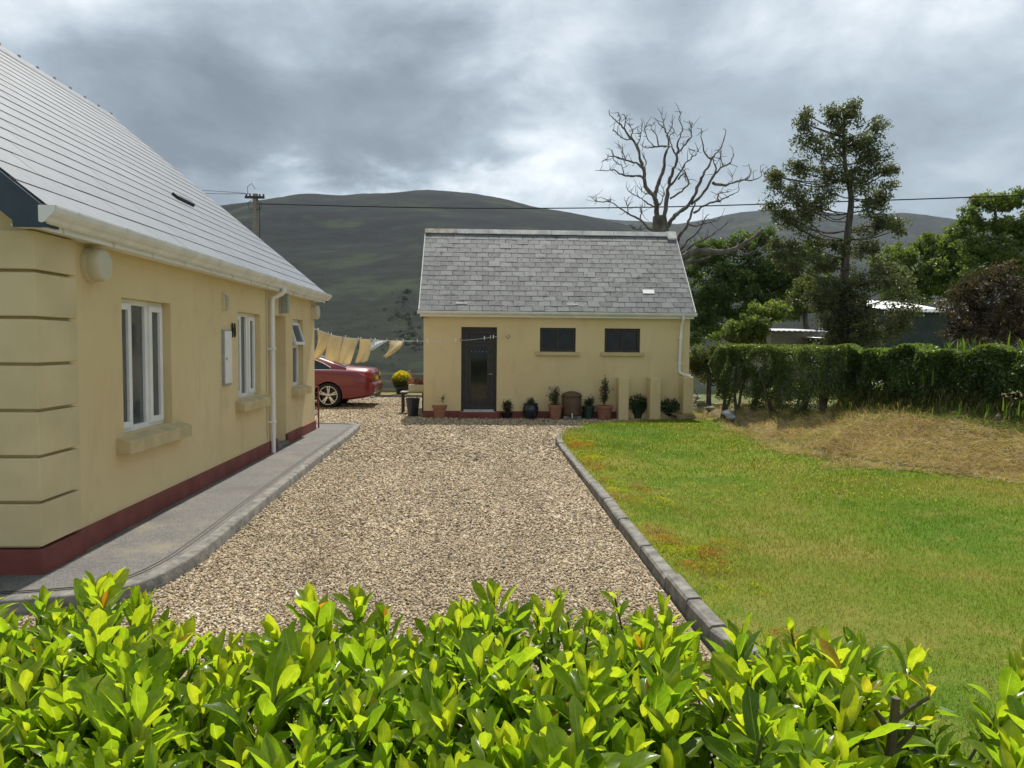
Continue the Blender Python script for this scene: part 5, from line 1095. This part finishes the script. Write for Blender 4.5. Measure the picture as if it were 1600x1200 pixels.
# ---- dead tree: limbs traced in the photograph, given their own depth
def dead_tree():
    y0 = 22.6; Z = lambda x, y, dy=0: at(900+x/4, 130+y/4, y0+dy); sc = y0/1150/4
    base = Z(545, 1240); bx = base[0]; zb = zg(bx, y0)
    t = thing('dead_tree', 'bare leafless grey tree rising behind the outbuilding ridge', 'tree', (bx, y0, zb)); 
    MB().tube(smooth_line([(bx+.1, y0, zb-.1), (bx+.05, y0, zb+1.6), Z(545, 1080), Z(530, 940), Z(522, 830)], 4), list(np.linspace(.42, .20, 17)), 12).build('trunk', 'deadwood', t, True)
    limbs = [
     (0, [(515, 900), (505, 820), (490, 720), (440, 640), (425, 540), (390, 460), (380, 390), (340, 350), (300, 290), (250, 240), (215, 200), (205, 165)], 26, 4),
     (.3, [(380, 390), (400, 340), (415, 260)], 8, 3), (.2, [(340, 350), (355, 300), (330, 262)], 7, 3), (-.2, [(340, 352), (285, 345), (240, 300), (232, 290)], 7, 3), (0, [(300, 290), (315, 230), (322, 200)], 6, 3), (.1, [(270, 262), (275, 215), (270, 175)], 6, 3),
     (-.6, [(420, 540), (380, 500), (310, 480), (250, 460), (225, 415)], 12, 3), (-.5, [(290, 475), (230, 455), (175, 485)], 8, 3), (-.5, [(310, 480), (290, 440), (284, 402)], 6, 3),
     (.8, [(430, 600), (395, 575), (300, 575), (240, 545), (190, 545), (120, 548)], 14, 3), (.7, [(300, 575), (285, 515), (235, 480)], 7, 3), (.6, [(430, 570), (440, 500), (425, 468)], 8, 3),
     (.5, [(500, 760), (490, 690), (520, 620), (540, 540), (560, 440), (575, 390), (560, 300), (530, 260), (490, 225)], 22, 4), (.7, [(560, 300), (545, 240), (538, 205)], 7, 3), (.3, [(565, 330), (600, 270), (605, 205)], 7, 3),
     (.9, [(570, 395), (490, 395), (440, 408), (400, 380)], 10, 3), (.9, [(490, 395), (455, 350), (440, 282), (470, 265)], 7, 3), (.9, [(520, 395), (500, 330), (470, 290), (485, 262)], 7, 3),
     (-.5, [(540, 880), (570, 750), (580, 640), (600, 560), (630, 490), (620, 430), (585, 400), (550, 395)], 22, 5), (-.7, [(630, 490), (640, 440), (660, 410), (700, 360), (725, 330), (705, 270)], 13, 4), (-.7, [(725, 330), (722, 290), (740, 250)], 6, 3), (-.4, [(640, 440), (625, 380), (660, 290), (640, 220), (650, 180)], 10, 3), (-.3, [(600, 400), (590, 330), (615, 310)], 7, 3),
     (-1., [(585, 640), (640, 570), (690, 490), (720, 465), (705, 410)], 12, 3), (-1., [(720, 465), (745, 445), (762, 420)], 6, 3), (-1.2, [(590, 720), (640, 690), (690, 620), (685, 540), (708, 538)], 12, 3), (-1.1, [(640, 600), (680, 560), (690, 610)], 9, 3),
     (.2, [(565, 920), (590, 860), (640, 820), (700, 770), (740, 700), (780, 610), (800, 560), (830, 510), (860, 450), (900, 410), (935, 310), (920, 280)], 24, 3), (.1, [(845, 480), (800, 430), (785, 340), (795, 300)], 11, 3),
     (.7, [(720, 755), (800, 680), (860, 580), (920, 520), (965, 490), (975, 450), (990, 445)], 15, 3), (.8, [(920, 520), (905, 470), (905, 445)], 7, 3), (.4, [(850, 590), (870, 530), (850, 470), (890, 470)], 10, 3),
     (1.1, [(855, 622), (940, 635), (1000, 610), (1060, 600), (1085, 570), (1080, 500)], 14, 3), (1.2, [(1060, 605), (1110, 600), (1155, 580), (1145, 535)], 9, 3), (1.1, [(975, 618), (978, 585)], 5, 3),
     (-.8, [(735, 810), (800, 770), (870, 740), (900, 740), (960, 700), (1010, 680), (1015, 635)], 12, 3), (-.8, [(895, 740), (895, 700), (960, 675)], 8, 3),
     (-.3, [(600, 1050), (650, 950), (690, 890), (720, 800), (745, 750)], 22, 10), (-.4, [(690, 890), (780, 885), (885, 860)], 9, 3), (-.6, [(640, 1060), (700, 980), (780, 910), (805, 840), (825, 810)], 13, 4), (-.9, [(650, 1075), (740, 1010), (820, 975), (880, 920), (975, 865)], 12, 4),
     (-1.0, [(590, 1180), (650, 1110), (720, 1062), (800, 1050), (900, 1052), (1000, 1030), (1060, 985), (1180, 915)], 40, 24), (-.7, [(620, 1170), (670, 1130), (740, 1115), (840, 1088)], 26, 20), (-1., [(1000, 1040), (1060, 1065), (1135, 1045)], 8, 4),
     (.4, [(500, 930), (450, 905), (400, 860), (320, 820), (260, 770), (210, 740), (140, 705)], 14, 4), (.4, [(400, 860), (408, 810), (405, 765)], 7, 3), (.3, [(320, 820), (315, 780), (308, 745)], 6, 3), (.4, [(210, 742), (130, 745), (90, 715)], 7, 3), (.5, [(440, 905), (380, 915), (325, 885)], 6, 3),
     (-.3, [(490, 775), (440, 740), (400, 710), (340, 685), (315, 655)], 9, 3), (-.2, [(500, 720), (520, 760), (545, 700), (540, 650)], 9, 4), (-.1, [(450, 690), (420, 690), (395, 650)], 6, 3)]
    for dy, pts, r0, r1 in limbs:
        m_ = MB(); n = len(pts); W = [Z(x, y, dy*(i/(n-1))*.9+dy*.25) for i, (x, y) in enumerate(pts)]
        W = [W[0]]+[w_+rng.normal(size=3)*.02 for w_ in W[1:]]; sl_ = smooth_line(W, 4); sl_ = [sl_[0]]+[q_+rng.normal(size=3)*.012 for q_ in sl_[1:]]; rr = np.linspace(r0, r1*.6, len(sl_))*sc*.64*(1+rng.normal(size=len(sl_))*.12)
        m_.tube(sl_, list(np.maximum(rr, .008)), 7)
        if r0 < 20:
            for k in range(rng.integers(5, 10)):         # broken twigs
                i = rng.integers(len(sl_)//3, len(sl_)); d = unit(rng.normal(size=3)+np.array([0, 0, .8])); l = rng.uniform(.1, .42)
                m_.tube([sl_[i], sl_[i]+d*l*.5+rng.normal(size=3)*.02, sl_[i]+d*l+rng.normal(size=3)*.04], [.011, .008, .005], 4)
        m_.build('branch', 'deadwood', t, True)
dead_tree()
# ---- scattered scrub on the far hillside
def far_scrub():
    P = []; 
    hx = bpy.data.objects['hill']; dg = bpy.context.evaluated_depsgraph_get()
    from mathutils.bvhtree import BVHTree
    me = hx.data; bv = BVHTree.FromPolygons([v.co for v in me.vertices], [tuple(p.vertices) for p in me.polygons])
    spots = [(rng.normal(634, 13), rng.uniform(455, 540), rng.uniform(1.5, 3.6)) for _ in range(55)]+[(rng.uniform(490, 660), rng.uniform(500, 575), rng.uniform(.7, 2.)) for _ in range(46)]+[(rng.uniform(400, 660), rng.uniform(430, 520), rng.uniform(.6, 1.6)) for _ in range(40)]+[(rng.uniform(520, 660), rng.normal(545, 4), rng.uniform(1, 2.4)) for _ in range(26)]
    for px, py, r in spots:
        d = Vector(ray(px, py)).normalized(); h = bv.ray_cast(Vector(CAM), d)
        if h[0] is None: continue
        c = np.array(h[0]); n = int(60*r); r = r*np.linalg.norm(c-CAM)/700; u = unit(rng.normal(size=(n, 3)))*(rng.random(n)**.4)[:, None]*np.array([r, r, r*.8]); P.append(np.column_stack([c+u+np.array([0, 0, r*.3]), np.full(n, r*.26)]))
    P = np.concatenate(P); print('scrub', len(P)); o = leafcloud('hillside_scrub', P[:, :3], P[:, 3], lm('scrub_leaf', (.012, .018, .012), (.02, .028, .018), (.035, .045, .022), .2), None, .7); stuff(o)
    o['label'] = 'dark scattered bushes and scrub on the far hillside'; o['category'] = 'scrub'
far_scrub()
# ================================================================== HEDGES
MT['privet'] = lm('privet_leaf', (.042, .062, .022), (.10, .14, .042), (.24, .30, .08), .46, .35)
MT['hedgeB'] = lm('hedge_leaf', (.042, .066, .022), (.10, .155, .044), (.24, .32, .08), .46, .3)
MT['strap'] = lm('strap_leaf', (.06, .11, .02), (.10, .17, .025), (.16, .22, .03), .5, .4)
hla = np.array(hl); hcum = np.concatenate([[0], np.cumsum(np.linalg.norm(np.diff(hla, axis=0), axis=1))])
def hpt(s): return np.array([np.interp(s, hcum, hla[:, 0]), np.interp(s, hcum, hla[:, 1])])
def hnr(s):
    d = hpt(s+.05)-hpt(s-.05); d /= np.linalg.norm(d)+1e-9; return np.array([d[1], -d[0]])      # towards the lawn
def hs_of(px):                              # station of the hedge line seen at pixel column px
    best = min(np.linspace(0, hcum[-1], 400), key=lambda s: abs(proj([*hpt(s), 1.2])[0]-px)); return best
def make_hedge(name, label, s0, s1, m, ls, dens, half, top, botf, trunks, topn=.05):
    c = hpt((s0+s1)/2); t = thing(name, label, 'hedge', (c[0], c[1], zg(c[0], c[1])))
    n = int((s1-s0)*dens); s = rng.uniform(s0, s1, n); P = np.zeros((n, 3)); 
    X = np.array([hpt(v) for v in np.linspace(s0, s1, 200)]); NR = np.array([hnr(v) for v in np.linspace(s0, s1, 200)]); i = np.clip(((s-s0)/(s1-s0)*199), 0, 199); i0 = i.astype(int); fr_ = (i-i0)[:, None]; i1 = np.minimum(i0+1, 199)
    C = X[i0]*(1-fr_)+X[i1]*fr_; Nr = NR[i0]; bump_ = .09*np.sin(s*3.1)+.05*np.sin(s*7.7+1)+.05*np.sin(s*13+2)
    face = rng.random(n); q = np.zeros(n); z = np.zeros(n); bz = np.array([botf(v) for v in np.linspace(s0, s1, 200)])[i0]
    hh = half+bump_
    tn = top+topn*.5*np.sin(s*5+1)+topn*.4*np.sin(s*11)
    f = face < .55; q = np.where(f, hh-np.abs(rng.normal(size=n))*.10, q); z = np.where(f, bz+(tn-bz)*rng.random(n)**.9, z)
    g = (face >= .55) & (face < .85); q = np.where(g, rng.uniform(-1, 1, n)*hh, q); z = np.where(g, tn-np.abs(rng.normal(size=n))*.05, z)
    b = face >= .85; q = np.where(b, -hh+np.abs(rng.normal(size=n))*.1, q); z = np.where(b, bz+(tn-bz)*rng.random(n), z)
    # irregular: lumps push in and out
    lump_ = .10*np.sin(s*4.3+z*5)+.07*np.sin(s*9.1-z*7+1.3); q = q+np.where(q > 0, lump_, 0)
    hole = (np.sin(s*6.1+z*9)+np.sin(s*3.7-z*4+2)+np.sin(z*13+s)) > 1.75; keep = ~(hole & f & (rng.random(n) < .75))
    P[:, :2] = C+Nr*q[:, None]; P[:, 2] = z; P = P[keep]; rn = np.clip(rng.random(n)[keep]*.55+.15*(np.sin(s*8+z*6)[keep] > .4)+np.where(z > tn-.10, .38, 0)[keep], 0, 1)  # lighter leaf colour near the top: fresh growth, plus the sunlit top painted in
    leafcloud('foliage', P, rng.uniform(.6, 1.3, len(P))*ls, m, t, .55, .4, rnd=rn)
    br = MB()
    for k, v in enumerate(trunks):
        c = hpt(v); b0 = np.array([*(c+hnr(v)*rng.uniform(.05, .28)), 0]); b0[2] = zbank(np.array([[b0[0]]]), np.array([[b0[1]]]))[0, 0]-.05
        hgt = 1.25-b0[2]; m_ = MB()
        for j in range(rng.integers(2, 4)):
            e = b0+np.array([rng.normal()*.22, rng.normal()*.14, hgt]); mid = b0+(e-b0)*.45+rng.normal(size=3)*.06
            m_.tube(smooth_line([b0+rng.normal(size=3)*.015, mid, e], 3), list(np.linspace(rng.uniform(.035, .065), .015, 7)), 7)
        m_.build('trunk', 'bark', t, True)
    return t
sA0, sB = hs_of(1135), hs_of(1335); s1280 = hs_of(1290)
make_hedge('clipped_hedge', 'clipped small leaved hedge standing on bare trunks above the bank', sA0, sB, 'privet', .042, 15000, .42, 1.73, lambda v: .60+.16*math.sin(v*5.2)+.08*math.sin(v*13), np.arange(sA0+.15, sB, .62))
sE = hcum[-1]
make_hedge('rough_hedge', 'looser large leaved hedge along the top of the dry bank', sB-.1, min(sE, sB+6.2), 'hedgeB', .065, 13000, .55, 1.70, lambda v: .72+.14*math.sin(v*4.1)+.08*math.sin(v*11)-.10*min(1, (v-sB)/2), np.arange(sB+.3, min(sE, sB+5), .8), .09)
# strap leaved clumps growing out of the hedge
def strap_clump(label, px, py0, y, n, L, spread, tall=True):
    c = at(px, py0, y); z0 = zg(c[0], c[1]); c[2] = z0 if not tall else c[2]; t = thing('strap_leaf_clump', label, 'plant', c); vs = []; fc = []; rn = []
    for k in range(n):
        a = rng.uniform(0, 6.28); l = L*rng.uniform(.6, 1.15); b = c+np.array([rng.normal()*spread, rng.normal()*.08, rng.normal()*.03]); out = np.array([math.cos(a), math.sin(a), 0])*rng.uniform(.1, .5); sd_ = np.array([-math.sin(a), math.cos(a), 0])*.012; o = len(vs)
        for j in range(5):
            u = j/4; p_ = b+np.array([0, 0, 1])*l*(u-.35*u*u*np.linalg.norm(out)*2)+out*l*u*u; w_ = (1-u**2.2)+.06; vs += [p_-sd_*w_, p_+sd_*w_]
        fc += [(o+2*j, o+2*j+1, o+2*j+3, o+2*j+2) for j in range(4)]; rn += [rng.random()]*4
    npmesh('leaves', vs, fc, 'strap', t, rn); MB().lathe([(.05, -.06), (.04, 0), (.01, .04)], 8, c).build('root_crown', 'stem', t)
strap_clump('bright strap leaved clump poking above the rough hedge', 1535, 551, 11.6, 30, .32, .26)
strap_clump('second bright strap leaved tuft where the hedge top meets the maroon shrub', 1495, 553, 12., 16, .26, .15)
strap_clump('tallest arching strap leaves rising from the rough hedge top', 1594, 556, 11.2, 12, .45, .12)
strap_clump('long grassy leaves hanging on the hedge face above the dry bank', 1440, 600, 11.9, 26, .42, .16)
strap_clump('low grassy tuft under the rough hedge on the bank', 1560, 650, 10.6, 16, .28, .35)
# tall weeds and rank grass along the hedge foot
def weeds():
    vs = []; n = 5200; s = rng.uniform(sB-.3, min(sE, sB+5.5), n); X = np.array([hpt(v) for v in s]); Nr = np.array([hnr(v) for v in s]); o = np.abs(rng.normal(size=n))*.28+.42
    q = X+Nr*o[:, None]; z = zbank(q[:, 0], q[:, 1]); P = np.column_stack([q, z-.02]); a = rng.uniform(0, 6.28, n); l = rng.uniform(.12, .42, n)*np.exp(-(o-.4)*.9)
    lean = np.column_stack([np.cos(a)*.35, np.sin(a)*.35-.15, np.ones(n)])*l[:, None]; sd_ = np.column_stack([-np.sin(a), np.cos(a), np.zeros(n)])*.006
    droop = np.column_stack([np.cos(a)*.5, np.sin(a)*.5-.2, np.full(n, -.12)])*l[:, None]*.8
    V = np.stack([P-sd_, P+sd_, P+lean*.75+sd_*.8, P+lean*.75-sd_*.8], 1); V2 = np.stack([P+lean*.75-sd_*.8, P+lean*.75+sd_*.8, P+lean*.9+droop+sd_*.1, P+lean*.9+droop-sd_*.1], 1)
    VV = np.concatenate([V, V2]).reshape(-1, 3); rn = rng.random(n); ob = npmesh('rank_grass', VV, np.arange(len(VV)).reshape(-1, 4), leafmat('rank_grass', [(0, (.04, .07, .015)), (.55, (.09, .13, .025)), (.7, (.22, .20, .07)), (1, (.42, .34, .17))], .4, .7), None, np.concatenate([rn, rn]))
    stuff(ob); ob['label'] = 'rank green and straw grass along the foot of the hedge'; ob['category'] = 'grass'
weeds()
# ================================================================== FOREGROUND HEDGE
MTF = [(0, (.012, .030, .008)), (.25, (.03, .075, .010)), (.5, (.115, .20, .012)), (.8, (.22, .315, .015)), (.93, (.32, .36, .02)), (.955, (.45, .34, .03)), (1, (.45, .16, .02))]
MT['frontleaf'] = leafmat('griselinia_leaf', MTF, .62, .27, 'attr', 2.0, .45); MT['frontleaf_o'] = leafmat('griselinia_leaf_single', MTF, .62, .27, 'col', 2.0, .45)
def vein(m):
    nt = m.node_tree; N = nt.nodes; L = nt.links; P = N['Principled BSDF']
    uv = N.new('ShaderNodeUVMap'); sp_ = N.new('ShaderNodeSeparateXYZ'); L.new(uv.outputs[0], sp_.inputs[0])
    def mt(op, a, b=0., c=None):
        n = N.new('ShaderNodeMath'); n.operation = op
        for i, v in enumerate((a, b, c)):
            if v is None: continue
            if isinstance(v, (int, float)): n.inputs[i].default_value = v
            else: L.new(v, n.inputs[i])
        return n.outputs[0]
    ab = mt('ABSOLUTE', mt('SUBTRACT', sp_.outputs[0], .5)); rib = mt('LESS_THAN', ab, .022)
    side = mt('POWER', mt('ABSOLUTE', mt('SINE', mt('MULTIPLY', mt('SUBTRACT', sp_.outputs[1], mt('MULTIPLY', ab, .55)), 30.))), 14.)
    f = mt('MAXIMUM', rib, mt('MULTIPLY', side, .22)); src = P.inputs['Base Color'].links[0].from_socket
    blot = noise(N, L, pos(N, L), 60, 5, .6); c1 = mixc(N, L, ramp(N, L, blot, [(.35, (0, 0, 0)), (.75, (.45, .45, .45))]), src, (.05, .09, .012))
    c2 = mixc(N, L, mt('MULTIPLY', f, .55), c1, (.36, .42, .12)); tgt = [l.to_socket for l in src.links if l.to_node.type in ('BSDF_PRINCIPLED',) or (l.to_node.type == 'MIX' and l.to_node.blend_type == 'MULTIPLY')]
    for t_ in tgt: L.new(c2, t_)
    bump(N, L, P, f, .25, .001)
vein(MT['frontleaf']); vein(MT['frontleaf_o'])
def setuv(me, nrep):
    uvl = me.uv_layers.new(name='UVMap'); rows = 7; g = np.array([(.5+s/2, i/(rows-1)) for i in range(rows) for s in (-1, -.5, 0, .5, 1)], np.float32)
    vi = np.zeros(len(me.loops), np.int32); me.loops.foreach_get('vertex_index', vi); uvl.data.foreach_set('uv', g[vi % 35].ravel())
def leaf_template(curl, fold, wmax, wave, rows=7):
    vs = []
    for i in range(rows):
        t = i/(rows-1); wd = wmax*(math.sin(math.pi*min(1, t**.95*.97+.015))**.62)*(.62+.5*t) if 0 < i < rows-1 else (.035 if i == 0 else .02)
        y = t*math.cos(curl*t*.6); z = -curl*t*t*.35
        for s in (-1, -.5, 0, .5, 1): vs.append((s*wd, y, z+fold*abs(s)*wd+wave*math.sin(t*7+s*2)*.03))
    return np.array(vs), np.array([(i*5+j, i*5+j+1, (i+1)*5+j+1, (i+1)*5+j) for i in range(rows-1) for j in range(4)])
TM = [leaf_template(*a) for a in ((.25, .35, .19, 1), (.7, .5, .175, .6), (-.15, .25, .21, 1.2), (1.1, .4, .195, .8), (.45, .7, .165, 1.), (.3, .2, .22, .7), (.9, .3, .15, 1.3))]
front = thing('shrub_hedge', 'glossy bright green broad leaved hedge filling the foreground', 'hedge', (0, 1.5, -.03))
SIL = [(-200, 960), (0, 958), (60, 945), (120, 915), (205, 905), (240, 950), (300, 965), (400, 972), (470, 940), (530, 962), (570, 930), (620, 975), (700, 938), (760, 925), (820, 940), (880, 922), (930, 925), (990, 955), (1040, 940), (1075, 985), (1100, 1060), (1130, 1075), (1150, 975), (1200, 990), (1270, 985), (1340, 1000), (1370, 1060), (1440, 1060), (1465, 1150), (1560, 1175), (1575, 1045), (1640, 1030)]
def front_hedge():
    shoots = []
    for k in range(2600):
        y = rng.uniform(.80, 2.05); px = rng.uniform(-160, 1660); sil = np.interp(px, [a for a, _ in SIL], [b for _, b in SIL])
        shoots.append((px, y, sil))
    pts = []; chosen = []
    for px, y, sil in shoots:
        back = at(px, sil+rng.uniform(2, 26), 2.0); ztop = back[2]                    # clipped top: same height front to back
        if px > 1090: ztop = at(px, sil+rng.uniform(2, 30), 1.65)[2]
        x = at(px, 900, y)[0]; z = ztop-.03+rng.normal()*.025-.05*(2.05-y)*.2
        if px > 1090 and y > 1.75: continue
        if 1100 < px < 1140 and rng.random() < .6: continue
        if px > 1370 and rng.random() < .5: continue
        if 1455 < px < 1565 and rng.random() < .7: continue
        if 950 < px < 1120 and y < 1.6 and rng.random() < .45: continue
        c = np.array([x, y, z])
        if any((c[0]-q[0])**2+(c[1]-q[1])**2 < .052**2 for q in pts): continue
        q = proj(c)
        if px > 1450 and q[1] < sil: continue
        pts.append(c); chosen.append(c)
    LV = []
    stems = MB()
    for c in chosen:
        ax = unit(np.array([rng.normal()*.25, rng.normal()*.2, 1.])); nlv = rng.integers(9, 15); a0 = rng.uniform(0, 6.28); old = rng.random(); spr = rng.uniform(.7, 1.25); big = rng.uniform(.72, 1.42)
        foot = c-ax*.42; stems.tube([foot+np.array([rng.normal()*.03, rng.normal()*.03, -.2]), foot, c], [.006, .005, .0025], 5)
        for k in range(nlv):
            a = a0+k*2.399+rng.normal()*.25; u = k/(nlv-1); el = (.11+.88*u**.9*spr)+rng.normal()*.12; el = min(el, 1.75)
            out = np.array([math.cos(a), math.sin(a), 0.]); d = unit(ax*math.cos(el)+out*math.sin(el)); n_ = unit(ax*math.sin(el)-out*math.cos(el))
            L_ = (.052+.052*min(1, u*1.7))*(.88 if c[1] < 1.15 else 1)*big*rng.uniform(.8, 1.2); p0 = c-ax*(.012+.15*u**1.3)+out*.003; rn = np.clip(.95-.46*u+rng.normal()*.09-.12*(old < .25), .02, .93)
            if rng.random() < .010: rn = rng.uniform(.955, 1.)
            LV.append((p0, d, n_, L_, rn, rng.integers(len(TM))))
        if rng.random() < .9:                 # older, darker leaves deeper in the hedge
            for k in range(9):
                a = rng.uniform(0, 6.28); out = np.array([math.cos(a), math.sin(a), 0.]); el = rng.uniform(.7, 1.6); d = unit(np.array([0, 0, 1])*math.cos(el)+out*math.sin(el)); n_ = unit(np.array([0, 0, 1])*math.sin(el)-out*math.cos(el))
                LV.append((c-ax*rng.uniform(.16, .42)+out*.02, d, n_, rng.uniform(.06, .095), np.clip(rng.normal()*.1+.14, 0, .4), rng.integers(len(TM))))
    # woody branches and the ground stems that carry the shoots
    wood = MB(); ca = np.array(chosen)
    for k in range(26):
        px = 20+k*60; y = rng.uniform(1.15, 1.75); b = at(px, 1000, y); b[2] = 0.0
        near = ca[np.argsort(np.hypot(ca[:, 0]-b[0], ca[:, 1]-b[1]))[:7]]
        top_ = np.array([b[0]+rng.normal()*.03, b[1], .45]); wood.tube([b-np.array([0, 0, .03]), top_], [.016, .013], 7)
        for q in near: wood.tube([top_, (top_+q)/2+np.array([0, 0, -.06]), q-np.array([0, 0, .28])], [.010, .008, .005], 6)
    wood.build('woody_stems', 'bark', front, True); stems.build('shoot_stems', 'stem', front, True)
    # the cut stem at the lawn side
    cs_ = at(1400, 1090, 1.45); m_ = MB(); m_.tube(smooth_line([at(1385, 1320, 1.45), at(1390, 1200, 1.45), cs_], 3), list(np.linspace(.013, .0085, 7)), 8)
    for a_, b_, e_ in (((1398, 1125), (1425, 1105), (1452, 1090)), ((1393, 1150), (1375, 1120), (1355, 1095)), ((1392, 1180), (1420, 1150), (1430, 1135))): m_.tube([at(*a_, 1.45), at(*b_, 1.44), at(*e_, 1.42)], [.0065, .005, .0035], 6)
    m_.build('cut_stem', 'stem', front, True)
    for px, py in ((1452, 1088), (1355, 1092), (1432, 1133), (1345, 1120), (1370, 1150)):
        c = at(px, py, 1.43)
        for k in range(4):
            a = rng.uniform(0, 6.28); el = rng.uniform(.15, .8); out = np.array([math.cos(a), math.sin(a), 0.]); LV.append((c, unit(np.array([0, 0, 1])*math.cos(el)+out*math.sin(el)), unit(np.array([0, 0, 1])*math.sin(el)-out*math.cos(el)), rng.uniform(.045, .07), rng.choice([.8, .9, .945]), rng.integers(len(TM))))
    # the 300 that show largest become single leaves
    sco = []
    for i, (p0, d, n_, L_, rn, k) in enumerate(LV):
        q = p0+d*L_*.5; px, py = proj(q); vis = -20 < px < 1620 and py < 1215
        sco.append((L_/np.linalg.norm(q-CAM))*(1 if vis else 0)*(1 if rn > .42 else .2)*abs(n_@unit(CAM-q))**.3)
    order = np.argsort(-np.array(sco)); solo = set(order[:300].tolist()); mes = []
    for V, Fc in TM:
        me = bpy.data.meshes.new('leaf'); me.from_pydata(V.tolist(), [], Fc.tolist()); me.polygons.foreach_set('use_smooth', [True]*len(me.polygons)); me.materials.append(MT['frontleaf_o']); setuv(me, 1); mes.append(me)
    VV = []; FF = []; RR = []; o = 0
    for i, (p0, d, n_, L_, rn, k) in enumerate(LV):
        s = np.cross(d, n_); Rm = np.column_stack([s, d, n_])*L_
        if i in solo:
            mw = Matrix([[*Rm[0], p0[0]], [*Rm[1], p0[1]], [*Rm[2], p0[2]], [0, 0, 0, 1]]); inst('leaf', mes[k], mw, front, rn)
        else:
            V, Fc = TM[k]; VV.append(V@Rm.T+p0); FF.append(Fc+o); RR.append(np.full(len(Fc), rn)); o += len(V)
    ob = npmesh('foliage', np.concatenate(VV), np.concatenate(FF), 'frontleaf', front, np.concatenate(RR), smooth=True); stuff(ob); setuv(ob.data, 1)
    print('front leaves', len(LV), 'shoots', len(chosen))
front_hedge()
